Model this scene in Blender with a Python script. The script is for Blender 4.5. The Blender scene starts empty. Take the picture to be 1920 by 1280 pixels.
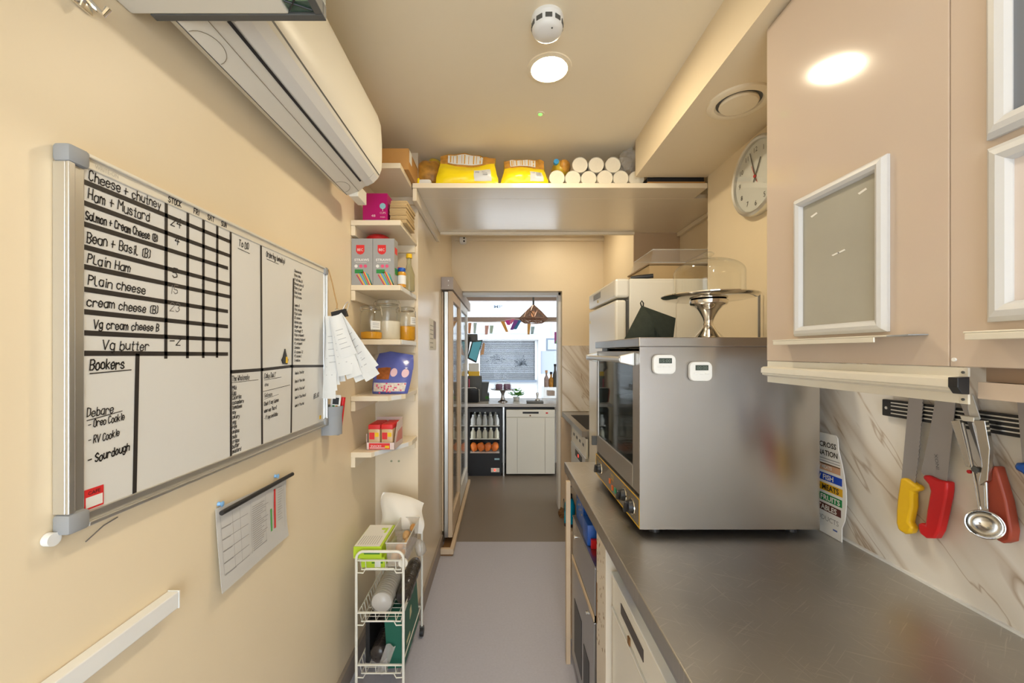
import bpy, bmesh, math, random
from mathutils import Vector, Matrix
random.seed(7)
SC = bpy.context.scene
COL = SC.collection
R = math.radians
PI = math.pi

# ------------------------------------------------------------------ camera, sky, exposure
F = 746.7                      # focal length in pixels of the 1920 px frame
EYE = 1.47
cam_d = bpy.data.cameras.new('camera')
cam_d.sensor_width = 36.0
cam_d.lens = 14.0
cam_d.shift_x = 20 / 1920
cam_d.shift_y = 20 / 1920
cam_d.clip_start = 0.02
cam = bpy.data.objects.new('camera', cam_d)
cam.location = (0, 0, EYE)
cam.rotation_euler = (R(90), 0, 0)
COL.objects.link(cam)
SC.camera = cam

world = bpy.data.worlds.new('sky')
SC.world = world
world.use_nodes = True
wn = world.node_tree
bg = wn.nodes['Background']
bg.inputs['Color'].default_value = (0.80, 0.90, 1.0, 1)
bg.inputs['Strength'].default_value = 4.5

SC.view_settings.view_transform = 'Standard'
SC.view_settings.look = 'None'
SC.view_settings.gamma = 1
SC.view_settings.use_curve_mapping = False
SC.view_settings.exposure = 0.32
LAMP_WARM = (1.0, 0.85, 0.61)
LAMP_NEUTRAL = (1.0, 0.92, 0.80)
LAMP_POWER = 170.0

# ------------------------------------------------------------------ materials
def C(r, g, b):
    def f(c):
        c /= 255.0
        return c / 12.92 if c <= 0.04045 else ((c + 0.055) / 1.055) ** 2.4
    return (f(r), f(g), f(b))

MATS = {}
def mat(name, rgb, rough=0.5, metal=0.0, var=0.0, vscale=8.0, bump=0.0, bscale=60.0, stretch=(1, 1, 1),
        spec=0.5, emit=None, estr=0.0, trans=0.0, ior=1.45, aniso=0.0, coat=0.0, rvar=0.0, alpha=1.0, sss=0.0):
    if name in MATS:
        return MATS[name]
    m = bpy.data.materials.new(name)
    m.use_nodes = True
    nt = m.node_tree
    p = nt.nodes['Principled BSDF']
    p.inputs['Base Color'].default_value = (*rgb, 1)
    p.inputs['Roughness'].default_value = rough
    p.inputs['Metallic'].default_value = metal
    p.inputs['Specular IOR Level'].default_value = spec
    p.inputs['IOR'].default_value = ior
    p.inputs['Transmission Weight'].default_value = trans
    p.inputs['Anisotropic'].default_value = aniso
    p.inputs['Coat Weight'].default_value = coat
    p.inputs['Alpha'].default_value = alpha
    if emit:
        p.inputs['Emission Color'].default_value = (*emit, 1)
        p.inputs['Emission Strength'].default_value = estr
    tc = nt.nodes.new('ShaderNodeTexCoord')
    mp = nt.nodes.new('ShaderNodeMapping')
    mp.inputs['Scale'].default_value = stretch
    nt.links.new(tc.outputs['Object'], mp.inputs['Vector'])
    nz = nt.nodes.new('ShaderNodeTexNoise')
    nz.inputs['Scale'].default_value = vscale
    nz.inputs['Detail'].default_value = 4
    nt.links.new(mp.outputs[0], nz.inputs['Vector'])
    if var > 0:
        mx = nt.nodes.new('ShaderNodeMix')
        mx.data_type = 'RGBA'
        mx.inputs['A'].default_value = (*[c * (1 - var) for c in rgb], 1)
        mx.inputs['B'].default_value = (*[min(1, c * (1 + var)) for c in rgb], 1)
        nt.links.new(nz.outputs['Fac'], mx.inputs['Factor'])
        nt.links.new(mx.outputs['Result'], p.inputs['Base Color'])
    if rvar > 0:
        mr = nt.nodes.new('ShaderNodeMapRange')
        mr.inputs['To Min'].default_value = max(0.02, rough - rvar)
        mr.inputs['To Max'].default_value = min(1, rough + rvar)
        nt.links.new(nz.outputs['Fac'], mr.inputs['Value'])
        nt.links.new(mr.outputs[0], p.inputs['Roughness'])
    if bump > 0:
        n2 = nt.nodes.new('ShaderNodeTexNoise')
        n2.inputs['Scale'].default_value = bscale
        n2.inputs['Detail'].default_value = 3
        nt.links.new(mp.outputs[0], n2.inputs['Vector'])
        bp = nt.nodes.new('ShaderNodeBump')
        bp.inputs['Strength'].default_value = bump
        bp.inputs['Distance'].default_value = 0.004
        nt.links.new(n2.outputs['Fac'], bp.inputs['Height'])
        nt.links.new(bp.outputs[0], p.inputs['Normal'])
    MATS[name] = m
    return m

def clear(name, rgb=(1, 1, 1), rough=0.03, body=0.10, body_rgb=(0.9, 0.9, 0.88), f0=0.04):
    """thin clear plastic or a window pane: mostly lets light straight through, with a glossy skin and a little haze"""
    if name in MATS:
        return MATS[name]
    m = bpy.data.materials.new(name)
    m.use_nodes = True
    nt = m.node_tree
    nt.nodes.clear()
    out = nt.nodes.new('ShaderNodeOutputMaterial')
    tr = nt.nodes.new('ShaderNodeBsdfTransparent')
    tr.inputs['Color'].default_value = (*rgb, 1)
    df = nt.nodes.new('ShaderNodeBsdfDiffuse')
    df.inputs['Color'].default_value = (*body_rgb, 1)
    gl = nt.nodes.new('ShaderNodeBsdfGlossy')
    gl.inputs['Roughness'].default_value = rough
    lw = nt.nodes.new('ShaderNodeLayerWeight')
    lw.inputs['Blend'].default_value = 0.5
    pw = nt.nodes.new('ShaderNodeMath'); pw.operation = 'POWER'; pw.inputs[1].default_value = 3.5
    fr = nt.nodes.new('ShaderNodeMath'); fr.operation = 'MULTIPLY_ADD'; fr.inputs[1].default_value = 0.75; fr.inputs[2].default_value = f0
    nt.links.new(lw.outputs['Facing'], pw.inputs[0]); nt.links.new(pw.outputs[0], fr.inputs[0])
    m1 = nt.nodes.new('ShaderNodeMixShader')
    m1.inputs[0].default_value = body
    m2 = nt.nodes.new('ShaderNodeMixShader')
    nt.links.new(tr.outputs[0], m1.inputs[1])
    nt.links.new(df.outputs[0], m1.inputs[2])
    nt.links.new(fr.outputs[0], m2.inputs[0])
    nt.links.new(m1.outputs[0], m2.inputs[1])
    nt.links.new(gl.outputs[0], m2.inputs[2])
    nt.links.new(m2.outputs[0], out.inputs['Surface'])
    MATS[name] = m
    return m

def marble_mat():
    m = bpy.data.materials.new('marble_panel')
    m.use_nodes = True
    nt = m.node_tree
    p = nt.nodes['Principled BSDF']
    p.inputs['Roughness'].default_value = 0.22
    tc = nt.nodes.new('ShaderNodeTexCoord')
    def dot(v):
        d = nt.nodes.new('ShaderNodeVectorMath'); d.operation = 'DOT_PRODUCT'
        d.inputs[1].default_value = v
        nt.links.new(tc.outputs['Object'], d.inputs[0])
        return d.outputs['Value']
    ca, sa = math.cos(R(52)), math.sin(R(52))
    mp = nt.nodes.new('ShaderNodeCombineXYZ')          # along the veins, then across them
    nt.links.new(dot((-.8 * ca, .8 * ca, .8 * sa)), mp.inputs[0])
    nt.links.new(dot((3.6 * sa, -3.6 * sa, 3.6 * ca)), mp.inputs[1])
    def vein(scale, dist, lo, hi, dark):
        n = nt.nodes.new('ShaderNodeTexNoise')
        n.inputs['Scale'].default_value = scale
        n.inputs['Detail'].default_value = 4
        n.inputs['Roughness'].default_value = 0.45
        n.inputs['Distortion'].default_value = dist
        nt.links.new(mp.outputs[0], n.inputs['Vector'])
        r = nt.nodes.new('ShaderNodeValToRGB')
        e = r.color_ramp.elements
        e[0].position = lo; e[0].color = (1, 1, 1, 1)
        e[1].position = hi; e[1].color = (1, 1, 1, 1)
        k = e.new((lo + hi) / 2); k.color = (*dark, 1)
        nt.links.new(n.outputs['Fac'], r.inputs['Fac'])
        return r.outputs['Color']
    a = vein(1.05, 0.5, 0.46, 0.54, (0.78, 0.72, 0.66))
    b = vein(2.0, 0.7, 0.487, 0.513, (0.66, 0.58, 0.51))
    c = vein(0.9, 0.4, 0.36, 0.64, (0.84, 0.80, 0.74))
    def mul(x, y):
        q = nt.nodes.new('ShaderNodeMix'); q.data_type = 'RGBA'; q.blend_type = 'MULTIPLY'
        q.inputs['Factor'].default_value = 1
        nt.links.new(x, q.inputs['A']); nt.links.new(y, q.inputs['B'])
        return q.outputs['Result']
    base = nt.nodes.new('ShaderNodeRGB'); base.outputs[0].default_value = (0.89, 0.87, 0.84, 1)
    o = mul(mul(mul(base.outputs[0], a), b), c)
    nt.links.new(o, p.inputs['Base Color'])
    MATS['marble'] = m
    return m

M_wall = mat('cream_wall_paint', (0.83, 0.70, 0.495), 0.42, var=0.03, vscale=3, bump=0.12, bscale=35)
M_ceil = mat('cream_ceiling_paint', (0.87, 0.765, 0.575), 0.6, var=0.02, vscale=2, bump=0.05, bscale=30)
M_gloss = mat('cream_gloss_paint', (0.82, 0.71, 0.53), 0.24, coat=0.95, var=0.02, vscale=4, bump=0.10, bscale=14, stretch=(0.5, 2.5, 1))
M_passage = mat('cream_eggshell_paint', (0.82, 0.70, 0.52), 0.30, coat=0.30, var=0.02, vscale=4, bump=0.10, bscale=14, stretch=(0.5, 2.5, 1))
M_shelf = mat('cream_shelf_paint', (0.82, 0.71, 0.53), 0.35, var=0.02)
M_alcove = mat('tan_alcove_shade', (0.52, 0.37, 0.23), 0.6, var=0.02)  # shade on the alcove end face, put into a darker tan colour
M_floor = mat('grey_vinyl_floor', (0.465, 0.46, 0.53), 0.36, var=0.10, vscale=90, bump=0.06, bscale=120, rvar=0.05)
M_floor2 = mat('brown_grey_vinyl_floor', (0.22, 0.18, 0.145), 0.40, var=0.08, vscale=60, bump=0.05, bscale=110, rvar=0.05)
M_base = mat('grey_brown_skirting', (0.30, 0.25, 0.21), 0.5, var=0.05)
M_marble = marble_mat()
M_worktop = mat('scratched_steel_worktop', (0.50, 0.485, 0.46), 0.36, 1.0, var=0.10, vscale=5, bump=0.05, bscale=90, rvar=0.09)
def add_scratches(m):
    nt = m.node_tree; p = nt.nodes['Principled BSDF']
    tc = nt.nodes.new('ShaderNodeTexCoord'); last = None
    for rot, sc in ((25, (9, 240, 1)), (-35, (10, 260, 1)), (80, (8, 220, 1))):
        r = nt.nodes.new('ShaderNodeMapping'); r.inputs['Rotation'].default_value = (0, 0, R(rot)); nt.links.new(tc.outputs['Object'], r.inputs['Vector'])
        k = nt.nodes.new('ShaderNodeMapping'); k.inputs['Scale'].default_value = sc; nt.links.new(r.outputs[0], k.inputs['Vector'])
        n = nt.nodes.new('ShaderNodeTexNoise'); n.inputs['Scale'].default_value = 1; n.inputs['Detail'].default_value = 1; n.inputs['Distortion'].default_value = .6; nt.links.new(k.outputs[0], n.inputs['Vector'])
        q = nt.nodes.new('ShaderNodeMapRange'); q.inputs['From Min'].default_value = .66; q.inputs['From Max'].default_value = .74; q.inputs['To Max'].default_value = .22; nt.links.new(n.outputs['Fac'], q.inputs['Value'])
        if last is None: last = q.outputs[0]
        else:
            ad = nt.nodes.new('ShaderNodeMath'); ad.operation = 'MAXIMUM'; nt.links.new(last, ad.inputs[0]); nt.links.new(q.outputs[0], ad.inputs[1]); last = ad.outputs[0]
    mx = nt.nodes.new('ShaderNodeMix'); mx.data_type = 'RGBA'; mx.inputs['B'].default_value = (.95, .90, .82, 1)
    nt.links.new(last, mx.inputs['Factor'])
    src = p.inputs['Base Color'].links[0].from_socket
    nt.links.new(src, mx.inputs['A']); nt.links.new(mx.outputs['Result'], p.inputs['Base Color'])
add_scratches(M_worktop)
M_steel = mat('brushed_steel', (0.46, 0.45, 0.44), 0.34, 1.0, var=0.06, vscale=6, stretch=(1, 1, 0.2), rvar=0.05, aniso=0.5)
M_worktop = mat('scratched_steel_worktop', (0.50, 0.485, 0.46), 0.36, 1.0, var=0.10, vscale=5, bump=0.05, bscale=90, rvar=0.09)
M_oven = mat('brushed_oven_side', (0.47, 0.455, 0.445), 0.27, 1.0, var=0.05, vscale=3, stretch=(1, 1, 0.1), aniso=0.82)
M_oven.node_tree.nodes['Principled BSDF'].inputs['Anisotropic Rotation'].default_value = 0.25
M_chrome = mat('polished_chrome', (0.80, 0.78, 0.74), 0.07, 1.0)
M_scoop = mat('grey_polished_steel', (0.56, 0.54, 0.51), 0.16, 1.0)
M_alu = mat('satin_aluminium', (0.70, 0.70, 0.68), 0.32, 0.9)
M_alu_w = mat('pale_aluminium_trim', (0.80, 0.76, 0.66), 0.35, 0.3)
M_blade = mat('grey_knife_blade', (0.40, 0.38, 0.38), 0.42, 0.75, var=0.04, vscale=20)
M_white = mat('white_plastic', (0.82, 0.82, 0.80), 0.4)
M_whiteware = mat('cream_white_enamel', (0.80, 0.77, 0.68), 0.24, var=0.01)
M_ac = mat('cream_aircon_plastic', (0.78, 0.74, 0.64), 0.38)
M_ac2 = mat('white_aircon_flap', (0.80, 0.78, 0.73), 0.35)
M_black = mat('black_plastic', (0.018, 0.018, 0.02), 0.4)
M_dgrey = mat('dark_grey_plastic', (0.09, 0.09, 0.085), 0.45)
M_grey = mat('grey_plastic', (0.30, 0.31, 0.32), 0.5)
M_board = mat('whiteboard_enamel', (0.72, 0.71, 0.675), 0.16, var=0.04, vscale=5)
M_tape = mat('black_tape', (0.03, 0.025, 0.022), 0.45)
M_ink = mat('black_marker_ink', (0.03, 0.025, 0.022), 0.6)
M_ink2 = mat('worn_grey_marker_ink', (0.22, 0.20, 0.18), 0.6)
M_paper = mat('white_paper', (0.80, 0.79, 0.75), 0.7, var=0.02)
M_print = mat('grey_print_ink', (0.36, 0.35, 0.34), 0.8)
M_red = mat('red_plastic', (0.62, 0.012, 0.015), 0.38)
M_redp = mat('red_print', (0.70, 0.03, 0.03), 0.45)
M_dred = mat('worn_rust_red_plastic', (0.36, 0.06, 0.03), 0.45)
M_yel = mat('yellow_plastic', (0.85, 0.52, 0.01), 0.38)
M_yelbag = mat('glossy_yellow_film', (0.92, 0.69, 0.008), 0.25, var=0.06, vscale=14, bump=0.5, bscale=24)
M_orangeprint = mat('orange_brown_print', (0.62, 0.27, 0.04), 0.35, var=0.75, vscale=34)
M_blue = mat('blue_plastic', (0.01, 0.09, 0.42), 0.35)
M_cyan = mat('turquoise_liquid_plastic', (0.0, 0.30, 0.46), 0.25)
M_green = mat('green_print', (0.03, 0.26, 0.06), 0.5)
M_lime = mat('lime_card', (0.48, 0.66, 0.03), 0.45)
M_bottle = mat('dark_green_card', (0.012, 0.115, 0.075), 0.5, var=0.1)
M_pink = mat('pink_print', (0.75, 0.10, 0.20), 0.5)
M_magenta = mat('magenta_card', (0.42, 0.006, 0.14), 0.35)
M_card = mat('brown_cardboard', (0.52, 0.27, 0.08), 0.7, var=0.06, vscale=20)
M_kraft = mat('kraft_paper', (0.56, 0.40, 0.20), 0.75, var=0.10, vscale=30)
M_greycard = mat('grey_card', (0.36, 0.36, 0.35), 0.45)
M_cup = mat('paper_cup_white', (0.84, 0.79, 0.68), 0.6)
M_cabinet = mat('gloss_taupe_door', (0.585, 0.480, 0.395), 0.10, var=0.015, vscale=3, bump=0.02, bscale=4)
M_frame = mat('white_snap_frame', (0.60, 0.60, 0.605), 0.45)
M_insert = mat('grey_sheet', (0.40, 0.385, 0.33), 0.25, var=0.10, vscale=7)
M_cloth = mat('dark_green_cloth', (0.022, 0.028, 0.020), 0.95, var=0.3, vscale=50, bump=0.3, bscale=200)
M_wire = mat('white_wire_coating', (0.80, 0.78, 0.70), 0.35)
M_timber = mat('beige_painted_timber', (0.66, 0.51, 0.35), 0.5, var=0.10, vscale=12)
M_chip = mat('chipped_white_paint', (0.72, 0.64, 0.53), 0.5, var=0.05)
M_rust = mat('rusty_brown', (0.22, 0.11, 0.04), 0.8, var=0.3, vscale=30)
M_glass = clear('clear_glass', (0.98, 0.99, 0.98), 0.03, 0.0)
M_pane = clear('window_pane', (0.98, 0.985, 0.99), 0.01, 0.0, f0=0.008)
M_film = clear('clear_plastic_film', (0.94, 0.93, 0.92), 0.12, 0.30, (0.75, 0.72, 0.68))
M_tub = clear('clear_plastic_tub', (0.985, 0.98, 0.96), 0.08, 0.22, (0.90, 0.82, 0.75))
M_smoke = clear('smoky_plastic_film', (0.45, 0.40, 0.38), 0.10, 0.20, (0.20, 0.17, 0.16))
M_greenglass = clear('green_tinted_clear', (0.45, 0.62, 0.52), 0.05, 0.15, (0.3, 0.45, 0.38))
M_ovenglass = clear('dark_oven_glass', (0.48, 0.52, 0.50), 0.03, 0.04, (0.2, 0.22, 0.2))
M_inside = mat('dark_oven_cavity', (0.10, 0.10, 0.09), 0.4, 0.6)
M_lamp = mat('downlight_diffuser', (0.9, 0.9, 0.9), 0.5, emit=LAMP_WARM, estr=LAMP_POWER)
M_lampw = mat('downlight_diffuser_dim', (0.9, 0.9, 0.9), 0.5, emit=LAMP_WARM, estr=LAMP_POWER * .55)
M_lampn = mat('downlight_diffuser_neutral', (0.9, 0.9, 0.9), 0.5, emit=LAMP_NEUTRAL, estr=LAMP_POWER * .60)

M_passage.node_tree.nodes['Principled BSDF'].inputs['Coat Roughness'].default_value = 0.18
M_gloss.node_tree.nodes['Principled BSDF'].inputs['Coat Roughness'].default_value = 0.22
# ------------------------------------------------------------------ mesh builder
class MB:
    def __init__(self):
        self.bm = bmesh.new()
        self.M = Matrix.Identity(4)
    def v(self, p):
        return self.bm.verts.new(self.M @ Vector(p))
    def f(self, vs, mi=0):
        try:
            fc = self.bm.faces.new(vs)
            fc.material_index = mi
            return fc
        except ValueError:
            return None
    def box(self, x0, x1, y0, y1, z0, z1, mi=0):
        a = [self.v((x, y, z)) for z in (z0, z1) for y in (y0, y1) for x in (x0, x1)]
        for q in ((0, 2, 3, 1), (4, 5, 7, 6), (0, 1, 5, 4), (2, 6, 7, 3), (0, 4, 6, 2), (1, 3, 7, 5)):
            self.f([a[i] for i in q], mi)
        return self
    def quad(self, a, b, c, d, mi=0):
        self.f([self.v(p) for p in (a, b, c, d)], mi)
        return self
    def prism(self, pts, d, mi=0):
        """pts: closed 3D polygon; d: extrusion vector"""
        d = Vector(d)
        a = [self.v(p) for p in pts]
        b = [self.v(Vector(p) + d) for p in pts]
        n = len(pts)
        self.f(a[::-1], mi); self.f(b, mi)
        for i in range(n):
            self.f([a[i], a[(i + 1) % n], b[(i + 1) % n], b[i]], mi)
        return self
    def ring(self, c, ax, r, n, ry=None):
        ax = Vector(ax).normalized()
        t = Vector((0, 0, 1)) if abs(ax.z) < 0.9 else Vector((1, 0, 0))
        u = ax.cross(t).normalized(); w = ax.cross(u).normalized()
        ry = r if ry is None else ry
        return [self.v(Vector(c) + u * (r * math.cos(2 * PI * i / n)) + w * (ry * math.sin(2 * PI * i / n))) for i in range(n)]
    def skin(self, a, b, mi=0):
        n = len(a)
        for i in range(n):
            self.f([a[i], a[(i + 1) % n], b[(i + 1) % n], b[i]], mi)
    def cyl(self, p0, p1, r0, r1=None, n=16, mi=0, caps=True):
        r1 = r0 if r1 is None else r1
        ax = Vector(p1) - Vector(p0)
        a = self.ring(p0, ax, r0, n); b = self.ring(p1, ax, r1, n)
        self.skin(a, b, mi)
        if caps:
            self.f(a[::-1], mi); self.f(b, mi)
        return self
    def lathe(self, c, prof, ax=(0, 0, 1), n=32, mi=0, cap0=True, cap1=True):
        """prof: list of (r, h) along ax"""
        ax = Vector(ax).normalized(); c = Vector(c)
        prev = None
        for k, (r, h) in enumerate(prof):
            cur = self.ring(c + ax * h, ax, max(r, 1e-4), n)
            if prev: self.skin(prev, cur, mi)
            elif cap0: self.f(cur[::-1], mi)
            prev = cur
        if cap1: self.f(prev, mi)
        return self
    def tube(self, pts, r, n=8, mi=0):
        pts = [Vector(p) for p in pts]
        prev = None
        for i, p in enumerate(pts):
            d = (pts[min(i + 1, len(pts) - 1)] - pts[max(i - 1, 0)])
            if d.length < 1e-9: continue
            cur = self.ring(p, d, r, n)
            if prev:
                # align by nearest start
                best = min(range(n), key=lambda s: sum((prev[j].co - cur[(j + s) % n].co).length for j in range(0, n, max(1, n // 4))))
                cur = [cur[(j + best) % n] for j in range(n)]
                self.skin(prev, cur, mi)
            else: self.f(cur[::-1], mi)
            prev = cur
        self.f(prev, mi)
        return self
    def rbox(self, x0, x1, y0, y1, z0, z1, r=0.004, mi=0):
        """box with bevelled edges"""
        t = bmesh.new()
        a = [t.verts.new((x, y, z)) for z in (z0, z1) for y in (y0, y1) for x in (x0, x1)]
        for q in ((0, 2, 3, 1), (4, 5, 7, 6), (0, 1, 5, 4), (2, 6, 7, 3), (0, 4, 6, 2), (1, 3, 7, 5)):
            t.faces.new([a[i] for i in q])
        r = min(r, 0.45 * min(abs(x1 - x0), abs(y1 - y0), abs(z1 - z0)))
        bmesh.ops.bevel(t, geom=t.edges[:] , offset=r, segments=2, profile=0.5, affect='EDGES')
        self.add_bm(t, mi)
        return self
    def add_bm(self, t, mi=0):
        mp = {}
        for v in t.verts: mp[v] = self.v(v.co)
        for fc in t.faces: self.f([mp[v] for v in fc.verts], mi if mi is not None else fc.material_index)
        t.free()
    def blob(self, c, rad, seg=20, rings=14, noise=0.0, nscale=8.0, power=2.0, mi=0, seed=0.0):
        """lumpy super-ellipsoid for bags and bread"""
        from mathutils import noise as N
        c = Vector(c); rx, ry, rz = rad
        def sp(x, e): return math.copysign(abs(x) ** e, x)
        e = 2.0 / power
        rows = []
        for i in range(1, rings):
            th = -PI / 2 + PI * i / rings
            row = []
            for j in range(seg):
                ph = 2 * PI * j / seg
                d = Vector((sp(math.cos(th), e) * sp(math.cos(ph), e) * rx, sp(math.cos(th), e) * sp(math.sin(ph), e) * ry, sp(math.sin(th), e) * rz))
                k = 1 + noise * N.noise(d * nscale + Vector((seed, seed * 1.7, -seed)))
                row.append(self.v(c + d * k))
            rows.append(row)
        bot = self.v(c + Vector((0, 0, -rz))); top = self.v(c + Vector((0, 0, rz)))
        for j in range(seg):
            self.f([bot, rows[0][(j + 1) % seg], rows[0][j]], mi)
            self.f([top, rows[-1][j], rows[-1][(j + 1) % seg]], mi)
        for a, b in zip(rows, rows[1:]): self.skin(a, b, mi)
        return self
    def sheet(self, fn, nu, nv, th=(0, 0, 0), mi=0):
        """grid surface fn(u,v) -> point, thickened by the vector th"""
        th = Vector(th)
        A = [[self.v(fn(i / nu, j / nv)) for j in range(nv + 1)] for i in range(nu + 1)]
        for i in range(nu):
            for j in range(nv):
                self.f([A[i][j], A[i + 1][j], A[i + 1][j + 1], A[i][j + 1]], mi)
        if th.length > 0:
            B = [[self.v(Vector(fn(i / nu, j / nv)) + th) for j in range(nv + 1)] for i in range(nu + 1)]
            for i in range(nu):
                for j in range(nv):
                    self.f([B[i][j + 1], B[i + 1][j + 1], B[i + 1][j], B[i][j]], mi)
            for i in range(nu):
                self.f([A[i][0], B[i][0], B[i + 1][0], A[i + 1][0]], mi); self.f([A[i + 1][nv], B[i + 1][nv], B[i][nv], A[i][nv]], mi)
            for j in range(nv):
                self.f([A[0][j + 1], B[0][j + 1], B[0][j], A[0][j]], mi); self.f([A[nu][j], B[nu][j], B[nu][j + 1], A[nu][j + 1]], mi)
        return self

ORG = {}
def build(name, mb, mats, parent=None, smooth=False, bevel=0.0, kind=None, label=None, cat=None, group=None, angle=40):
    bm = mb.bm
    bmesh.ops.recalc_face_normals(bm, faces=bm.faces[:])
    if not isinstance(mats, (list, tuple)): mats = [mats]
    vs = [v.co for v in bm.verts]
    if parent is not None:
        org = ORG[parent.name]
    else:
        lo = Vector((min(v.x for v in vs), min(v.y for v in vs), min(v.z for v in vs)))
        hi = Vector((max(v.x for v in vs), max(v.y for v in vs), max(v.z for v in vs)))
        org = Vector(((lo.x + hi.x) / 2, (lo.y + hi.y) / 2, lo.z))
    bm.transform(Matrix.Translation(-org))
    me = bpy.data.meshes.new(name)
    if smooth:
        for fc in bm.faces: fc.smooth = True
    bm.to_mesh(me); bm.free()
    for m in mats: me.materials.append(m)
    o = bpy.data.objects.new(name, me)
    COL.objects.link(o)
    ORG[o.name] = org.copy()
    if parent is not None: o.parent = parent
    else: o.location = org
    if smooth:
        try: me.set_sharp_from_angle(angle=R(angle))
        except Exception: pass
    if bevel > 0:
        b = o.modifiers.new('edge', 'BEVEL'); b.width = bevel; b.segments = 2; b.limit_method = 'ANGLE'; b.angle_limit = R(50)
    if kind: o['kind'] = kind
    if label: o['label'] = label
    if cat: o['category'] = cat
    if group: o['group'] = group
    return o

def thing(name, label, cat, loc, group=None):
    o = bpy.data.objects.new(name, None)
    o.empty_display_size = 0.05
    COL.objects.link(o)
    o.location = loc
    ORG[o.name] = Vector(loc)
    o['label'] = label; o['category'] = cat
    if group: o['group'] = group
    return o

def struct(name, mb, m, **k):
    return build(name, mb, m, kind='structure', **k)

def dup(root, delta, label=None, group=None, rotz=None):
    r = root.copy(); COL.objects.link(r)
    r.location = Vector(root.location) + Vector(delta)
    if rotz is not None: r.rotation_euler = (0, 0, rotz)
    ORG[r.name] = ORG[root.name] + Vector(delta)
    if label: r['label'] = label
    if group: r['group'] = group
    for ch in list(root.children):
        c = ch.copy(); COL.objects.link(c); c.parent = r
        ORG[c.name] = ORG[r.name]
        for g in list(ch.children):
            d = g.copy(); COL.objects.link(d); d.parent = c
            ORG[d.name] = ORG[r.name]
    return r

def at(px, py, Y):                     # a measured picture point at depth Y
    return Vector(((px - 940) * Y / F, Y, EYE + (660 - py) * Y / F))
def onx(px, py, X):                    # a measured picture point on the vertical plane x = X
    return at(px, py, X * F / (px - 940))
def onz(px, py, Z):
    return at(px, py, (Z - EYE) * F / (660 - py))

# ------------------------------------------------------------------ lettering
STROKES = {
 'a': "36160503122233 3632", 'b': "0802 0516263533221203", 'c': "3526160503122233", 'd': "3832 3526160503122233",
 'e': "04343526160503122233", 'f': "38281712 0636", 'g': "3631201001 3526160503122233", 'h': "0802 0516263532", 'i': "1612 1817",
 'j': "161100 1817", 'k': "0802 3604 1432", 'l': "08031222", 'm': "0602 05162522 25364542", 'n': "0602 0516263532",
 'o': "160503122233352616", 'p': "0600 0516263533221203", 'q': "3630 3526160503122233", 'r': "0602 05162635",
 's': "35261605142433221203", 't': "18131222 0626", 'u': "0603122233 3632", 'v': "061236", 'w': "0612253246", 'x': "0632 3602",
 'y': "061323 361000", 'z': "06360232",
 'A': "022842 1535", 'B': "0802 082837362505 2534332202", 'C': "3728180703122233", 'D': "0802 081837331202", 'E': "38080232 0525",
 'F': "380802 0525", 'G': "3728180703122233 333525", 'H': "0802 3832 0535", 'I': "1812", 'J': "3833221203", 'K': "0802 3805 0532",
 'L': "080232", 'M': "0208254842", 'N': "02083238", 'O': "180703122233372818", 'P': "0802 082837362505", 'Q': "180703122233372818 2331",
 'R': "0802 082837362505 1532", 'S': "372818070615253433221203", 'T': "2822 0848", 'U': "080312223338", 'V': "082248",
 'W': "0812253248", 'X': "0832 3802", 'Y': "0825 4825 2522", 'Z': "08380232",
 '0': "180703122233372818", '1': "071812", '2': "07182837360232", '3': "071828373625 253433221203", '4': "280434 2822",
 '5': "380805253433221203", '6': "372818070312223334251504", '7': "083812", '8': "1807062534332212030425372818",
 '9': "3525150607182837332212", '+': "1713 0535", '-': "0535", '(': "28171322", ')': "08171302", ':': "1516 1213", '.': "0203",
 "'": "1817", '/': "0238", ',': "1301", '&': "32071827050312 2334", '?': "071828372524 2223", '!': "1814 1312", ']': "08181202",
}
def ribbon(mb, a, b, n, th, mi=0):
    a = Vector(a); b = Vector(b); n = Vector(n)
    d = b - a
    if d.length < 1e-7: d = Vector((0, 0, 1e-4)) if abs(n.z) < .9 else Vector((1e-4, 0, 0))
    d.normalize(); s = d.cross(n).normalized() * th / 2; e = d * th * 0.4
    mb.quad(a - e - s, b + e - s, b + e + s, a - e + s, mi)
def handwrite(mb, text, org, u, w, h, th, n, jit=0.25, width=1.0, mi=0):
    """single stroke lettering; u = writing direction, w = up, h = cap height"""
    org = Vector(org); u = Vector(u); w = Vector(w); n = Vector(n)
    s = h / 6.0; x = 0.0
    for ch in text:
        if ch == ' ':
            x += 2.6 * s * width; continue
        g = STROKES.get(ch)
        if not g: continue
        dy = random.uniform(-jit, jit) * s; mxx = 0
        for st in g.split():
            pts = []
            for i in range(0, len(st), 2):
                px, py = int(st[i]), int(st[i + 1]) - 2
                mxx = max(mxx, px)
                jx, jy = random.uniform(-jit, jit) * 0.5, random.uniform(-jit, jit) * 0.5
                pts.append(org + u * (x + (px + jx + 0.12 * py) * s * width) + w * ((py + jy) * s + dy))
            for p, q in zip(pts, pts[1:]): ribbon(mb, p, q, n, th, mi)
        x += (mxx + 1.35) * s * width
    return x
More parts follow.
